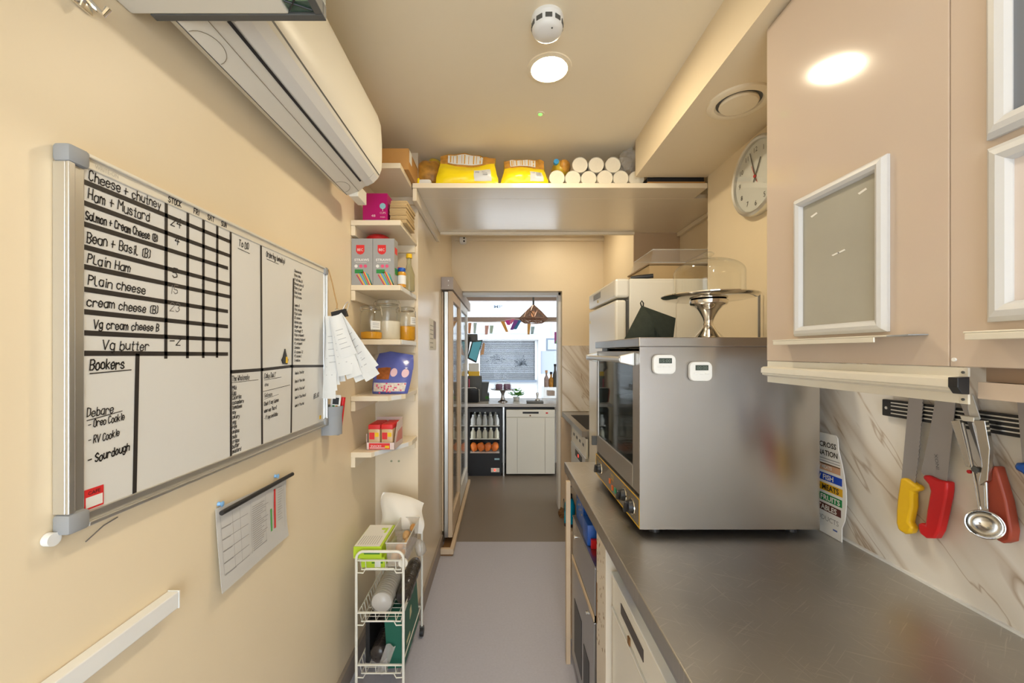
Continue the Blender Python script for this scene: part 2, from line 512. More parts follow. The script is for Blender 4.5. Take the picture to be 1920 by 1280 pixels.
def printed(mb, text, org, u, w, h, n, fit=None, bold=0.0, mi=0, depth=0.0006):
    """upright printed lettering from the built-in font; h = cap height; fit = total width"""
    cu = bpy.data.curves.new('lettering', 'FONT')
    cu.body = text; cu.size = 1.0; cu.offset = bold; cu.resolution_u = 2
    ob = bpy.data.objects.new('lettering', cu)
    COL.objects.link(ob)
    dg = bpy.context.evaluated_depsgraph_get()
    me = bpy.data.meshes.new_from_object(ob.evaluated_get(dg))
    bpy.data.objects.remove(ob); bpy.data.curves.remove(cu)
    if not me.vertices: return
    xs = [v.co.x for v in me.vertices]; x0, x1 = min(xs), max(xs)
    k = h / 0.70
    kx = fit / (x1 - x0) if fit else k
    org = Vector(org); u = Vector(u); w = Vector(w); n = Vector(n)
    vs = [mb.v(org + u * ((v.co.x - x0) * kx) + w * (v.co.y * k) + n * depth) for v in me.vertices]
    for p in me.polygons: mb.f([vs[i] for i in p.vertices], mi)
    bpy.data.meshes.remove(me)

# ================================================================== THE SETTING
XL, XP, XR, XA = -0.69, -0.456, 1.056, 1.26        # left wall, passage wall, right wall, alcove wall
YN, YH, YA, YP, YS = 2.18, 2.037, 2.81, 3.65, 6.9   # niche end, overhead shelf front, alcove end, partition, shop front
ZC = 2.56
ZW = 0.90                                           # worktop

struct('wall_left', MB().box(XL - .1, XL, -1.7, YN, 0, ZC), M_wall)
struct('wall_passage', MB().box(XL - .1, XP, YN, 4.75, 0, ZC), M_passage)
struct('wall_right', MB().box(XR, XA + .1, -1.7, YH, 0, ZC), M_wall)
struct('wall_alcove', MB().box(XA, XA + .1, YH, YA, 0, ZC), M_wall)
struct('wall_pier', MB().box(.935, XA + .1, YA + .012, YP, 0, ZC), M_wall)
struct('trim_1', MB().box(.935, XA, YA, YA + .012, 1.60, 2.31), M_alcove)
m = MB(); m.box(XP, .557, YP, YP + .22, 2.03, ZC); m.box(.557, .935, YP, YP + .22, 0, ZC)
struct('wall_partition', m, M_wall)
m = MB()
m.box(-.79, -.60, -1.75, -1.7, 0, ZC); m.box(1.0, 1.36, -1.75, -1.7, 0, ZC); m.box(-.60, 1.0, -1.75, -1.7, 2.2, ZC)  # unseen back wall with a wide opening added to let in daylight fill
struct('wall_back', m, M_wall)
struct('ceiling', MB().box(XL - .1, XA + .1, -1.75, YP + .22, ZC, ZC + .1), M_ceil)
struct('floor', MB().box(XL - .1, XA + .1, -1.75, 3.09, -.1, 0), M_floor)
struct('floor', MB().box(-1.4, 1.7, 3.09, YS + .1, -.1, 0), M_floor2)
# dropped boxing along the right-hand ceiling edge
struct('trim_2', MB().box(.69, XR, -1.7, 2.05, 2.37, ZC), M_wall)
# white jamb lining of the opening
m = MB(); m.box(.535, .557, YP + .09, YP + .22, 0, 2.03); m.box(XP, .557, YP + .09, YP + .22, 2.005, 2.03)
struct('trim_3', m, M_white)
# thin trunking along the top of the partition
struct('trim_4', MB().box(XP + .03, .935, YP - .02, YP, 2.485, 2.51), M_shelf)
# skirtings
struct('baseboard_left', MB().box(XL, XL + .016, -1.7, YN, 0, .085), M_base)
struct('baseboard_passage', MB().box(XP, XP + .016, YN, 3.0, 0, .095), M_base)
struct('baseboard_niche', MB().box(XL + .016, XP, YN - .016, YN, 0, .085), M_base)
# shop beyond the opening
m = MB(); m.box(-1.5, -.95, 4.75, YS, 0, 2.7); m.box(-1.5, XP - .004, 4.75, 4.80, 0, 2.7)
struct('wall_shop_left', m, M_wall)
struct('wall_shop_right', MB().box(1.45, 1.6, YP + .22, YS, 0, 2.7), M_wall)
struct('ceiling_shop', MB().box(-1.5, 1.7, YP + .22, YS, 2.7, 2.8), M_ceil)
m = MB(); m.box(-1.5, 1.7, YS, YS + .1, 0, .55)
struct('wall_shopfront', m, M_white)
fw = MB()
fw.box(-1.5, 1.7, YS - .03, YS + .08, 1.995, 2.075); fw.box(-1.5, 1.7, YS - .03, YS + .08, 2.36, 2.7)
fw.box(-1.0, -.70, YS - .03, YS + .08, .55, 2.36); fw.box(1.02, 1.45, YS - .03, YS + .08, .55, 2.36); fw.box(-1.5, 1.7, YS - .06, YS + .08, .52, .58)
w1 = struct('window_1', fw, mat('pinkish_window_frame', (.42, .33, .30), .5))
build('window_pane', MB().box(-.70, 1.02, YS + .02, YS + .026, .58, 2.36), M_pane, parent=w1)

# marble panels
struct('trim_5', MB().box(XR - .008, XR, -1.7, YH - .01, ZW, 1.53), M_marble)
struct('trim_6', MB().box(.557, .935, YP - .008, YP, .93, 1.53), M_marble)
struct('trim_7', MB().box(XR - .016, XR - .008, -1.7, YH - .03, ZW, ZW + .006), M_white)

# ------------------------------------------------------------------ ceiling fittings
def downlight(x, y, z, label, m, r=.066):
    t = thing('ceiling_downlight', label, 'ceiling light', (x, y, z), 'round recessed downlights')
    b = MB(); b.lathe((x, y, z), [(r + .02, 0), (r + .019, -.004), (r + .004, -.007), (r, -.004), (r, 0)], n=40)
    build('rim', b, M_ceil, t, smooth=True)
    b = MB(); b.lathe((x, y, z - .002), [(r, 0), (r * .97, -.0025), (0.001, -.003)], n=40, cap1=False)
    build('diffuser', b, m, t)
    return t
downlight(.184, 1.53, ZC, 'bright round downlight in the ceiling between the smoke alarm and the overhead shelf', M_lamp)
downlight(.20, .12, ZC, 'round downlight in the ceiling above the near end of the worktop', M_lampn)
downlight(.20, -1.15, ZC, 'round downlight in the ceiling at the doorway end of the kitchen', M_lampn)
downlight(.50, 3.10, ZC, 'round downlight in the ceiling between the overhead shelf and the shop opening', M_lampw)
downlight(.25, 5.2, 2.7, 'round downlight in the shop ceiling', M_lampn)

c = Vector((.150, 1.30, ZC))
t = thing('smoke_alarm', 'white round smoke alarm on the ceiling in front of the downlight', 'smoke alarm', c)
b = MB(); b.lathe(c, [(.052, 0), (.053, -.010), (.050, -.014), (.050, -.040), (.046, -.048), (.036, -.054), (.001, -.056)], n=48, cap1=False)
build('body', b, M_white, t, smooth=True)
for k in range(10):
    a = 2 * PI * k / 10 + .3
    b = MB(); b.M = Matrix.Translation(c) @ Matrix.Rotation(a, 4, 'Z')
    b.rbox(.0485, .0515, -.011, .011, -.037, -.022, .003)
    build('vent_slot', b, M_dgrey, t)
b = MB(); b.lathe(c + Vector((.012, -.028, -.0553)), [(.003, .001), (.002, -.001)], n=10); build('indicator', b, M_dgrey, t)

c = onz(1013, 213, ZC)
t = thing('indicator_light', 'tiny green indicator light set in the ceiling beyond the downlight', 'indicator light', c)
b = MB(); b.lathe(c, [(.020, 0), (.019, -.003), (.010, -.004), (.008, -.001)], n=28); build('rim', b, M_ceil, t, smooth=True)
b = MB(); b.lathe(c + Vector((0, 0, -.002)), [(.007, 0), (.005, -.004), (.001, -.005)], n=14)
build('lamp', b, mat('green_led', (.1, .8, .1), .4, emit=(.08, 1, .05), estr=4), t)

c = Vector((.852, 1.43, 2.37))
t = thing('extract_vent', 'round cream extract vent in the underside of the boxing beside the wall cabinet', 'vent', c)
b = MB(); b.lathe(c, [(.103, 0), (.102, -.007), (.094, -.012), (.078, -.010), (.072, .0)], n=56, cap1=False); build('ring', b, M_ceil, t, smooth=True)
b = MB(); b.lathe(c, [(.074, -.0015), (.073, -.002), (.001, -.002)], n=48, cap1=False); build('throat', b, M_dgrey, t)
b = MB(); b.lathe(c + Vector((0, 0, -.004)), [(.062, .001), (.064, -.006), (.060, -.012), (.001, -.016)], n=48, cap1=False); build('disc', b, M_ceil, t, smooth=True)

# ------------------------------------------------------------------ overhead storage shelf across the passage
t = thing('overhead_shelf', 'deep cream board shelf spanning the passage overhead, loaded with bags and cups', 'shelf', (.3, YH, 2.31))
m = MB(); m.box(XP + .001, XR - .001, YH, YN, 2.31, 2.335); m.box(XP + .001, XA - .002, YN, YA - .002, 2.31, 2.335)
build('board', m, M_gloss, t, bevel=.002)
build('batten', MB().box(XP + .001, XP + .022, YN - .14, YA - .01, 2.245, 2.309), M_shelf, t, bevel=.002)
build('batten', MB().box(XA - .026, XA - .003, YH + .02, YA - .01, 2.283, 2.309), M_shelf, t, bevel=.002, label='white batten on the alcove wall')
build('batten', MB().box(XP + .03, .93, YA - .03, YA - .006, 2.292, 2.309), M_shelf, t)

# ------------------------------------------------------------------ corner shelves
YF, XE = 1.82, -.461
def corner_shelf(z, label, poly=None, strip=True, th=.024):
    t = thing('corner_shelf', label, 'shelf', (-.58, YF, z), 'cream corner shelves in the niche')
    poly = poly or [(XL + .001, YF), (XE, YF), (XE, YN - .001), (XL + .001, YN - .001)]
    b = MB(); b.prism([(x, y, z - th) for x, y in poly], (0, 0, th)); build('board', b, M_shelf, t, bevel=.002)
    build('batten', MB().box(XL + .001, XL + .021, YF + .003, YN - .024, z - th - .046, z - th - .0005), M_shelf, t, bevel=.0015)
    build('batten', MB().box(XL + .001, XE - .008, YN - .022, YN - .001, z - th - .040, z - th - .0005), M_shelf, t, bevel=.0015)
    if strip:
        a, c2 = poly[1], poly[2]
        u = Vector((c2[0] - a[0], c2[1] - a[1], 0)).normalized(); o = Vector((u.y, -u.x, 0)) * .0012
        p0 = Vector((a[0], a[1], z - .021)) + u * .02 + o * .3; p1 = Vector((c2[0], c2[1], z - .021)) - u * .03 + o * .3
        b = MB(); b.prism([p0, p1, p1 + Vector((0, 0, .019)), p0 + Vector((0, 0, .019))], o); build('edge_strip', b, M_white, t, label='white plastic strip')
    return t
corner_shelf(2.335, 'topmost corner shelf level with the overhead shelf, under a cardboard box', strip=False)
corner_shelf(2.074, 'corner shelf holding the magenta box and paper sleeves', strip=False)
corner_shelf(1.777, 'corner shelf holding the two grey boxes of straws')
corner_shelf(1.5285, 'corner shelf holding the clip-top glass jars')
corner_shelf(1.269, 'corner shelf holding the purple sweet bag', [(XL + .001, YF), (-.52, YF + .005), (XE, 1.92), (XE, YN - .001), (XL + .001, YN - .001)])
corner_shelf(1.012, 'lowest corner shelf with a cut corner under the red snack box', [(XL + .001, YF), (-.595, YF), (XE, 2.06), (XE, YN - .001), (XL + .001, YN - .001)])

# ------------------------------------------------------------------ sliding glass door on the passage wall
t = thing('door_1', 'tall sliding glass door with beige frame along the passage wall', 'door', (-.395, 3.02, .05))
t['kind'] = 'structure'
def leaf(y0, y1, x0, x1, z0, z1, m, sw=.06, nm='door_leaf'):
    b = MB()
    b.box(x0, x1, y0, y0 + sw, z0, z1); b.box(x0, x1, y1 - sw, y1, z0, z1)
    b.box(x0, x1, y0 + sw, y1 - sw, z0, z0 + .16); b.box(x0, x1, y0 + sw, y1 - sw, z1 - .07, z1)
    o = build(nm, b, m, t, bevel=.003)
    build('door_pane', MB().box((x0 + x1) / 2 - .003, (x0 + x1) / 2 + .003, y0 + sw, y1 - sw, z0 + .16, z1 - .07), M_pane, o)
    return o
leaf(3.03, 3.62, -.405, -.372, .06, 1.935, M_timber)
leaf(3.64, 4.40, -.405, -.372, .06, 1.935, M_white)
build('edge_channel', MB().box(-.432, -.407, 3.03, 4.40, .06, 1.93), M_alu, t)
t = thing('door_pelmet', 'grey brown boxed pelmet over the sliding glass door', 'pelmet', (-.41, 3.8, 1.94))
build('box', MB().box(XP + .001, -.363, 3.01, 4.67, 1.945, 2.04), mat('taupe_pelmet_paint', (.48, .41, .36), .5, var=.05), t, bevel=.002)
b = MB()
for z in (1.975, 2.01): b.cyl((-.40, 3.010, z), (-.40, 3.006, z), .004, n=10)
build('screw', b, M_alu, t)
t = thing('floor_guide_rail', 'beige timber floor rail boxed out beneath the sliding glass door', 'rail', (-.4, 2.87, 0))
b = MB(); b.box(-.372, -.345, 2.87, 4.45, .012, .05); b.box(-.439, -.372, 2.87, 2.90, .012, .05)
build('rail', b, M_timber, t, bevel=.002)
b = MB(); b.box(-.439, -.352, 2.875, 4.45, 0, .011); build('plinth', b, M_rust, t)
b = MB(); b.box(XP + .001, XP + .012, 3.05, 4.6, .1, 1.93); struct('trim_8', b, M_timber)

c = at(868, 450, YP - .05)
t = thing('security_camera', 'small white security camera at the top left of the shop opening wall', 'camera', c)
b = MB(); b.rbox(c.x - .03, c.x + .03, YP - .07, YP, c.z - .03, c.z + .028, .012); build('housing', b, M_white, t, smooth=True)
for dx in (.0, ):
    for dz in (-.015, .012):
        b = MB(); b.cyl((c.x + .012, YP - .07, c.z + dz), (c.x + .012, YP - .073, c.z + dz), .008, n=14); build('lens', b, M_black, t)
t = thing('wall_notice', 'small printed notice with dark photo strip on the glossy passage wall', 'notice', (XP, 2.64, 1.49))
build('sheet', MB().box(XP + .0005, XP + .002, 2.52, 2.77, 1.485, 1.685), M_paper, t)
build('photo_strip', MB().box(XP + .0021, XP + .0026, 2.665, 2.76, 1.56, 1.68), mat('brown_photo_print', (.22, .15, .10), .4, var=.8, vscale=40), t)
b = MB()
for k in range(6): b.box(XP + .0021, XP + .0026, 2.54, 2.65, 1.50 + .028 * k, 1.505 + .028 * k)
build('print', b, M_print, t)

# ================================================================== LEFT WALL
# ------------------------------------------------------------------ air conditioner
Y0, Y1 = .752, 1.598
t = thing('air_conditioner', 'long cream split air conditioner high on the left wall', 'air conditioner', (-.6, (Y0 + Y1) / 2, 2.10))
Q = .8986                                           # the underside starts 7 cm off the wall
def q_(x, z): return (x * Q, EYE + (z - EYE) * Q)
prof = [(XL + .001, 2.17), (-.655, 2.125)] + [q_(x, z) for x, z in ((-.688, 2.17), (-.635, 2.188), (-.612, 2.208), (-.600, 2.2125), (-.572, 2.226), (-.548, 2.250), (-.535, 2.285), (-.533, 2.33), (-.533, 2.40), (-.538, 2.48), (-.552, 2.525))] + [(-.54, 2.442), (XL + .001, 2.442)]
b = MB(); b.prism([(x, Y0, z) for x, z in prof], (0, Y1 - Y0, 0)); body = build('body', b, M_ac, t, smooth=True, angle=25)
def acstrip(pts, d, y0, y1, nm, m, par, **k):
    """strip following the profile, standing proud by d"""
    pts = [q_(*p) for p in pts]
    n = []
    for i, p in enumerate(pts):
        a = pts[max(i - 1, 0)]; c = pts[min(i + 1, len(pts) - 1)]
        tx, tz = c[0] - a[0], c[1] - a[1]; l = math.hypot(tx, tz); n.append((tz / l, -tx / l))
    o = [(p[0] + q[0] * d, p[1] + q[1] * d) for p, q in zip(pts, n)]
    b = MB(); b.prism([(x, y0, z) for x, z in pts] + [(x, y0, z) for x, z in o[::-1]], (0, y1 - y0, 0))
    return build(nm, b, m, par, **k)
acstrip([(-.600, 2.2115), (-.572, 2.226), (-.552, 2.246)], .003, Y0 + .05, Y1 - .052, 'louvre_flap', M_ac2, t)
acstrip([(-.600, 2.2115), (-.572, 2.226), (-.552, 2.246)], .003, Y1 - .050, Y1 - .004, 'end_cheek', M_ac2, t)
acstrip([(-.611, 2.206), (-.604, 2.2092)], .0012, Y0 + .045, Y1 - .055, 'air_slot', M_black, t)
acstrip([(-.5455, 2.2565), (-.5438, 2.261)], .0008, Y0 + .012, Y1 - .004, 'panel_seam', M_dgrey, t)
acstrip([(-.6355, 2.1865), (-.6345, 2.1875)], .0008, Y0 + .004, Y1 - .004, 'panel_seam', mat('brown_seam', (.25, .2, .13), .6), t)
acstrip([(-.6885, 2.1700), (-.6865, 2.1708)], .0010, Y0 + .004, Y1 - .004, 'panel_seam', M_dgrey, t)
for yc in (Y0 + .075, Y1 - .075):
    pts = []
    for k in range(15):
        a = PI * k / 14
        x = -.683 + .034 * math.sin(a); y = yc + .045 * math.cos(a); x2, z2 = q_(x, 2.17 + (x + .689) * .325 - .0010); pts.append((x2, y, z2))
    b = MB(); b.tube(pts, .0006, 5); build('clip_outline', b, mat('brown_seam', (.25, .2, .13), .6), t)
b = MB(); b.box(-.612, -.575, Y1 + .001, 1.70, 2.096, 2.15)
build('pipe_trunking', b, M_ac, t, bevel=.003)
b = MB(); b.box(-.545, -.52, Y1 - .0005, Y1 + .0002, 2.15, 2.16); build('badge', b, mat('pale_blue_print', (.4, .5, .65), .5), t)

# ------------------------------------------------------------------ wall unit over the whiteboard, near the top of the view
t = thing('wall_unit', 'cream wall-mounted unit with dark grey lower rim and green clear end, above the whiteboard', 'wall unit', (-.51, .55, 2.10))
b = MB(); b.box(XL + .001, -.395, .22, .742, 2.099, 2.42); build('body', b, M_ac, t, bevel=.003)
b = MB(); b.box(-.655, -.332, .7422, .757, 2.0984, 2.125); b.box(-.347, -.332, .22, .7422, 2.0984, 2.125)
build('rim', b, M_dgrey, t, bevel=.0015)
b = MB(); b.box(-.393, -.349, .22, .741, 2.103, 2.40); build('side_cover', b, M_greenglass, t)
b = MB(); b.tube([(-.391, .735, 2.101), (-.349, .69, 2.101)], .0016, 6); b.tube([(-.349, .735, 2.101), (-.391, .715, 2.101)], .0016, 6); build('brace', b, M_black, t)
b = MB(); b.box(-.346, -.334, .24, .757, 2.1255, 2.40); build('outer_cover', b, clear('pale_clear_cover', (.85, .92, .9), .1, .3), t)

c = onx(150, 12, XL)
t = thing('wall_hook', 'small chrome hook on the left wall near the top of the view', 'hook', (XL, c.y, c.z))
b = MB(); b.rbox(XL + .0005, XL + .006, c.y - .016, c.y + .016, c.z - .004, c.z + .05, .003); build('plate', b, M_chrome, t, smooth=True)
b = MB(); b.tube([(XL + .005, c.y + .004, c.z + .02), (XL + .02, c.y + .006, c.z + .002), (XL + .030, c.y + .009, c.z - .006), (XL + .036, c.y + .011, c.z + .006)], .0045, 8); build('hook', b, M_chrome, t, smooth=True)

# ------------------------------------------------------------------ whiteboard
XB = -.672
BY0, BY1, BZ0, BZ1 = .6105, 1.525, 1.19, 1.79
t = thing('whiteboard', 'aluminium framed whiteboard of taped tables and handwritten lists on the left wall', 'whiteboard', (XB, (BY0 + BY1) / 2, BZ0))
build('panel', MB().box(XL + .004, XB, BY0 + .02, BY1 - .01, BZ0 + .012, BZ1 - .012), M_board, t)
fz = .024
def frame_bar(p0, p1, w, nm):
    """hollow-faced aluminium section: a flat lip and a raised outer bead"""
    b = MB()
    return b
b = MB(); b.box(XL + .001, XB + .003, BY0, BY0 + .029, BZ0 + .03, BZ1 - .026); b.box(XB + .003, XB + .009, BY0, BY0 + .010, BZ0 + .03, BZ1 - .026); build('frame_bar', b, M_alu, t, bevel=.0015)
b = MB(); b.box(XL + .001, XB + .003, BY1 - .022, BY1, BZ0 + .022, BZ1 - .022); b.box(XB + .003, XB + .009, BY1 - .008, BY1, BZ0 + .022, BZ1 - .022); build('frame_bar', b, M_alu, t, bevel=.0015)
b = MB(); b.box(XL + .001, XB + .003, BY0 + .03, BY1 - .022, BZ1 - .022, BZ1); b.box(XB + .003, XB + .009, BY0 + .03, BY1 - .022, BZ1 - .006, BZ1); build('frame_bar', b, M_alu_w, t, bevel=.0015)
b = MB(); b.box(XL + .001, XB + .003, BY0 + .03, BY1 - .022, BZ0, BZ0 + .022); b.box(XB + .003, XB + .010, BY0 + .03, BY1 - .022, BZ0, BZ0 + .007); build('frame_bar', b, M_alu, t, bevel=.0015)
for (ya, yb) in ((BY0 - .002, BY0 + .032), (BY1 - .024, BY1 + .002)):
    for (za, zb) in ((BZ0 - .002, BZ0 + .030), (BZ1 - .027, BZ1 + .002)):
        b = MB(); b.rbox(XL + .001, XB + .011, ya, yb, za, zb, .006); build('corner_cap', b, M_grey, t, smooth=True, label='grey plastic corner cap')
b = MB()
def B(px, py): return onx(px, py, XB)
def tape(p, q, w, mbx=b):
    a = B(*p); c2 = B(*q); a.x = c2.x = XB + .0006
    ribbon(mbx, a, c2, (1, 0, 0), w)
rows = [340.7, 380, 419.5, 462.7, 499.6, 541.8, 584, 623.7, 662]
rowz = [EYE + (660 - y) * .641 / F for y in rows]
cols = [.798, .853, .898, .9415]
X6 = XB + .0006
for i, z in enumerate(rowz):
    ye = .985 if i in (0, 1, 3, 4, 7) else .975
    ribbon(b, (X6, .640, z), (X6, ye, z + random.uniform(-.002, .002) - (.001 if i else 0)), (1, 0, 0), .0085)
for y in cols: ribbon(b, (X6, y, 1.768 if y < .8 else 1.765), (X6, y - .001, 1.460), (1, 0, 0), .0075)
ribbon(b, (X6, .988, 1.768), (X6, .989, 1.214), (1, 0, 0), .0075)
ribbon(b, (X6, 1.1126, 1.765), (X6, 1.118, 1.214), (1, 0, 0), .0085)
ribbon(b, (X6, 1.287, 1.705), (X6, 1.272, 1.214), (1, 0, 0), .0085)
ribbon(b, (X6, .735, 1.464), (X6, .729, 1.215), (1, 0, 0), .0085)
ribbon(b, (X6, .99, 1.421), (X6, 1.12, 1.421), (1, 0, 0), .0085); ribbon(b, (X6, 1.12, 1.421), (X6, 1.27, 1.425), (1, 0, 0), .0085); ribbon(b, (X6, 1.27, 1.425), (X6, 1.50, 1.418), (1, 0, 0), .0085)
build('tape_grid', b, M_tape, t)
b = MB(); gz = MB()
U, Wv, N = (0, 1, 0), (0, 0, 1), (1, 0, 0)
X7 = XB + .0008
def hw(txt, y, z, h, th=.0016, wd=1.0, mbx=None, slope=0):
    handwrite(mbx or b, txt, (X7, y, z), (0, 1, slope), Wv, h, th, N, .45, wd * .94)
txts = [('Cheese + chutney', .648, 1.751, .016, .85), ('Ham + Mustard', .647, 1.719, .017, .80), ('Salmon + Cream Cheese (B)', .643, 1.685, .014, .62), ('Bean + Basil (B)', .645, 1.649, .017, .76),
        ('Plain Ham', .646, 1.615, .015, .92), ('Plain cheese', .647, 1.580, .015, .95), ('cream cheese (B)', .645, 1.545, .015, .90), ('Vg cream cheese B', .655, 1.510, .014, .82), ('Vg butter', .670, 1.474, .016, 1.0)]
for s, y, z, h, wd in txts: hw(s, y, z, h, .0019, wd)
for s, z, y in (('24', 1.728, .808), ('4', 1.694, .818), ('5', 1.623, .813), ('-2', 1.485, .806)): hw(s, y, z, .019, .0019, 1.2)
for s, z, y in (('15', 1.590, .808), ('23', 1.553, .806)): hw(s, y, z, .017, .0014, 1.2, gz)
hw('Bookers', .650, 1.441, .017, .0022, .75)
ribbon(b, (X7, .65, 1.435), (X7, .722, 1.438), N, .0018)
hw('Debare', .645, 1.365, .014, .0016, .80); ribbon(b, (X7, .645, 1.359), (X7, .705, 1.366), N, .0014)
for s, z in (('- Oreo Cookie', 1.346), ('- RV Cookie', 1.320)): hw(s, .647, z, .012, .0015, .66, slope=.06)
hw('- Sourdough', .647, 1.287, .013, .0020, .78, slope=.10)
hw('To DO', 1.018, 1.742, .016, .002, .8); ribbon(b, (X7, 1.015, 1.735), (X7, 1.062, 1.733), N, .0014)
hw('Ordering (weekly)', 1.138, 1.744, .015, .0018, .62); ribbon(b, (X7, 1.14, 1.737), (X7, 1.20, 1.735), N, .0014)
lst = ['Cheesecake', 'Oreo cake', 'Fruit cake GF', 'Banana cake GF', 'Cherry loaf', 'Choc scone', 'Fruit scone', '', 'Lemon d', 'Choc orange', 'Plain scone', 'GF scones', 'Banana choc', 'Ginger cake', 'Sourdough TC', 'Plain croissant', 'Almond croissant', 'PC croissant', 'Cinnamon', 'GF scones ] 12', 'PC scones ]', 'Crumbles']
for i, s in enumerate(lst): hw(s, 1.292, 1.731 - i * .0139, .0085, .0012, .82)
hw('The Wholesale', .993, 1.398, .013, .0014, .62); ribbon(b, (X7, .993, 1.394), (X7, 1.10, 1.394), N, .0012)
for i, s in enumerate(['Milk', 'Egg', 'Celeriac', 'cucumbers', 'tomatoes', 'soy', 'celery', 'yog', 'rice', 'onions', 'nuts', 'crisps', 'butter', 'mustard']): hw(s, .994, 1.376 - i * .0122, .0095, .0014, .75)
hw("Cake Deli'", 1.128, 1.396, .014, .0016, .72); ribbon(b, (X7, 1.128, 1.391), (X7, 1.215, 1.394), N, .0012)
hw('choc', 1.13, 1.374, .008, .0012, .9); ribbon(b, (X7, 1.122, 1.359), (X7, 1.265, 1.366), N, .0012)
hw('Salmon', 1.128, 1.342, .011, .0013, .9); ribbon(b, (X7, 1.128, 1.337), (X7, 1.20, 1.343), N, .001)
for i, s in enumerate(['Check if any Salmon', 'when was Thurs?', '- if toys available']): hw(s, 1.127, 1.318 - i * .020, .0105, .0013, .60, slope=.04)
for i, s in enumerate(['Week of the bar', 'Week of the cake', 'Week of the loaf', 'Week of the biscuit', 'Week of the tea']): hw(s, 1.295, 1.397 - i * .0265, .009, .0012, .72, slope=.03)
hw('RELAX', 1.425, 1.304, .016, .0020, .72, slope=.05)
build('handwriting', b, M_ink, t)
build('faded_handwriting', gz, M_ink2, t)
b = MB()
X8 = XB + .0032
for s, y, z in (('STOCK', .80, 1.7725), ('FRI', .866, 1.7725), ('SAT', .907, 1.7725), ('SUN', .951, 1.7725)): handwrite(b, s, (X8, y, z), U, Wv, .011, .0020, N, .2, .8)
build('day_headings', b, M_ink, t)
b = MB(); printed(b, 'WRITE-ON', (X8, .655, 1.7725), U, Wv, .007, N, fit=.04); build('frame_print', b, mat('pale_grey_print', (.5, .47, .4), .6), t)
b = MB(); b.cyl((XL + .001, BY0 - .006, BZ0 - .004), (XL + .012, BY0 - .006, BZ0 - .004), .010, n=18); build('wall_bumper', b, M_white, t, smooth=True)

s = thing('sticker', 'small red and white square sticker at the lower left of the whiteboard', 'sticker', (XB, .655, 1.222))
build('backing', MB().box(XB + .0003, XB + .0010, .641, .672, 1.214, 1.247), M_redp, s)
build('label_panel', MB().box(XB + .0010, XB + .0014, .643, .670, 1.217, 1.234), M_paper, s)
b = MB(); printed(b, 'CAFE', (XB + .0011, .646, 1.2375), U, Wv, .006, N, fit=.02); build('print', b, M_ink, s)
c = B(533, 672)
s = thing('fridge_magnet', 'small black and yellow magnet on the whiteboard below the ordering heading', 'magnet', (XB, c.y, c.z - .015))
b = MB(); b.prism([(XB + .0005, c.y + dy, c.z + dz) for dy, dz in ((-.018, -.004), (-.010, .006), (0, .030), (.010, .006), (.018, -.004), (.012, -.018), (-.010, -.016))], (.003, 0, 0)); build('body', b, M_black, s)
b = MB(); b.prism([(XB + .0035, c.y + dy, c.z + dz) for dy, dz in ((.002, -.014), (.013, -.014), (.012, .004), (.003, .006))], (.001, 0, 0)); build('panel', b, M_yel, s)
s = build('sticker', MB().box(XB + .0005, XB + .0015, 1.47, 1.482, 1.222, 1.236), M_yel, label='tiny yellow sticker at the lower right of the whiteboard', cat='sticker')

# ------------------------------------------------------------------ receipts hung from a string beside the board
t = thing('hanging_string', 'brown string looped from the top right corner of the whiteboard', 'string', (-.655, 1.53, 1.61))
b = MB(); b.tube([(XB + .013, 1.518, 1.785), (-.650, 1.528, 1.74), (-.640, 1.530, 1.69), (-.632, 1.532, 1.655), (-.630, 1.526, 1.636)], .0022, 6)
build('string', b, mat('brown_string', (.50, .30, .12), .8), t, smooth=True)
pts = [(-.630 + .008 * math.cos(a), 1.527, 1.628 + .010 * math.sin(a)) for a in [2 * PI * k / 14 for k in range(15)]]
b = MB(); b.tube(pts, .0012, 6); build('ring', b, M_chrome, t)
t = thing('binder_clip', 'black binder clip gripping the hanging receipts', 'clip', (-.62, 1.516, 1.60))
cc = Vector((-.612, 1.508, 1.612))
b = MB(); b.M = Matrix.Translation(cc) @ Matrix.Rotation(R(-14), 4, 'Y')
b.prism([(-.028, -.012, -.012), (-.028, .010, -.012), (-.028, .0045, .016), (-.028, -.0065, .016)], (.056, 0, 0)); build('jaw', b, M_black, t)
b = MB(); b.tube([cc + Vector(p) for p in ((.010, -.004, .012), (.026, -.010, .040), (.036, -.012, .048), (.040, -.012, .042), (.030, -.008, .014))], .0013, 6); build('lever', b, M_chrome, t)
b = MB(); b.tube([cc + Vector(p) for p in ((.0, -.012, -.004), (.008, -.020, -.03), (.013, -.020, -.032), (.012, -.012, -.006))], .0013, 6); build('lever', b, M_chrome, t)
def receipt(i, ang, w, L, yo, xo, curl, lean=0.0, back=False):
    import mathutils
    M = Matrix.Translation(Vector((-.622 + xo, 1.500 + yo, 1.606))) @ Matrix.Rotation(R(ang), 4, 'Y')
    b = MB(); b.M = M
    def fn(u, v):
        return ((u - .5) * w * (0.75 + .25 * v), -curl * math.sin(v * 2.6) * v - lean * v + .004 * math.sin(u * 5 + i), -v * L)
    b.sheet(fn, 4, 12, (0, .0006, 0))
    o = build('till_receipt', b, M_paper, smooth=True, cat='receipt', group='till receipts hanging beside the whiteboard', label='white till receipt hanging in a bunch from the binder clip beside the whiteboard')
    g = MB(); g.M = M
    for k in range(5):
        v = .35 + k * .11
        p, q = Vector(fn(.2, v)), Vector(fn(.2 + random.uniform(.3, .6), v))
        p.y -= .0008; q.y -= .0008
        ribbon(g, p, q, (0, -1, 0), .0016)
    build('print', g, M_print, o)
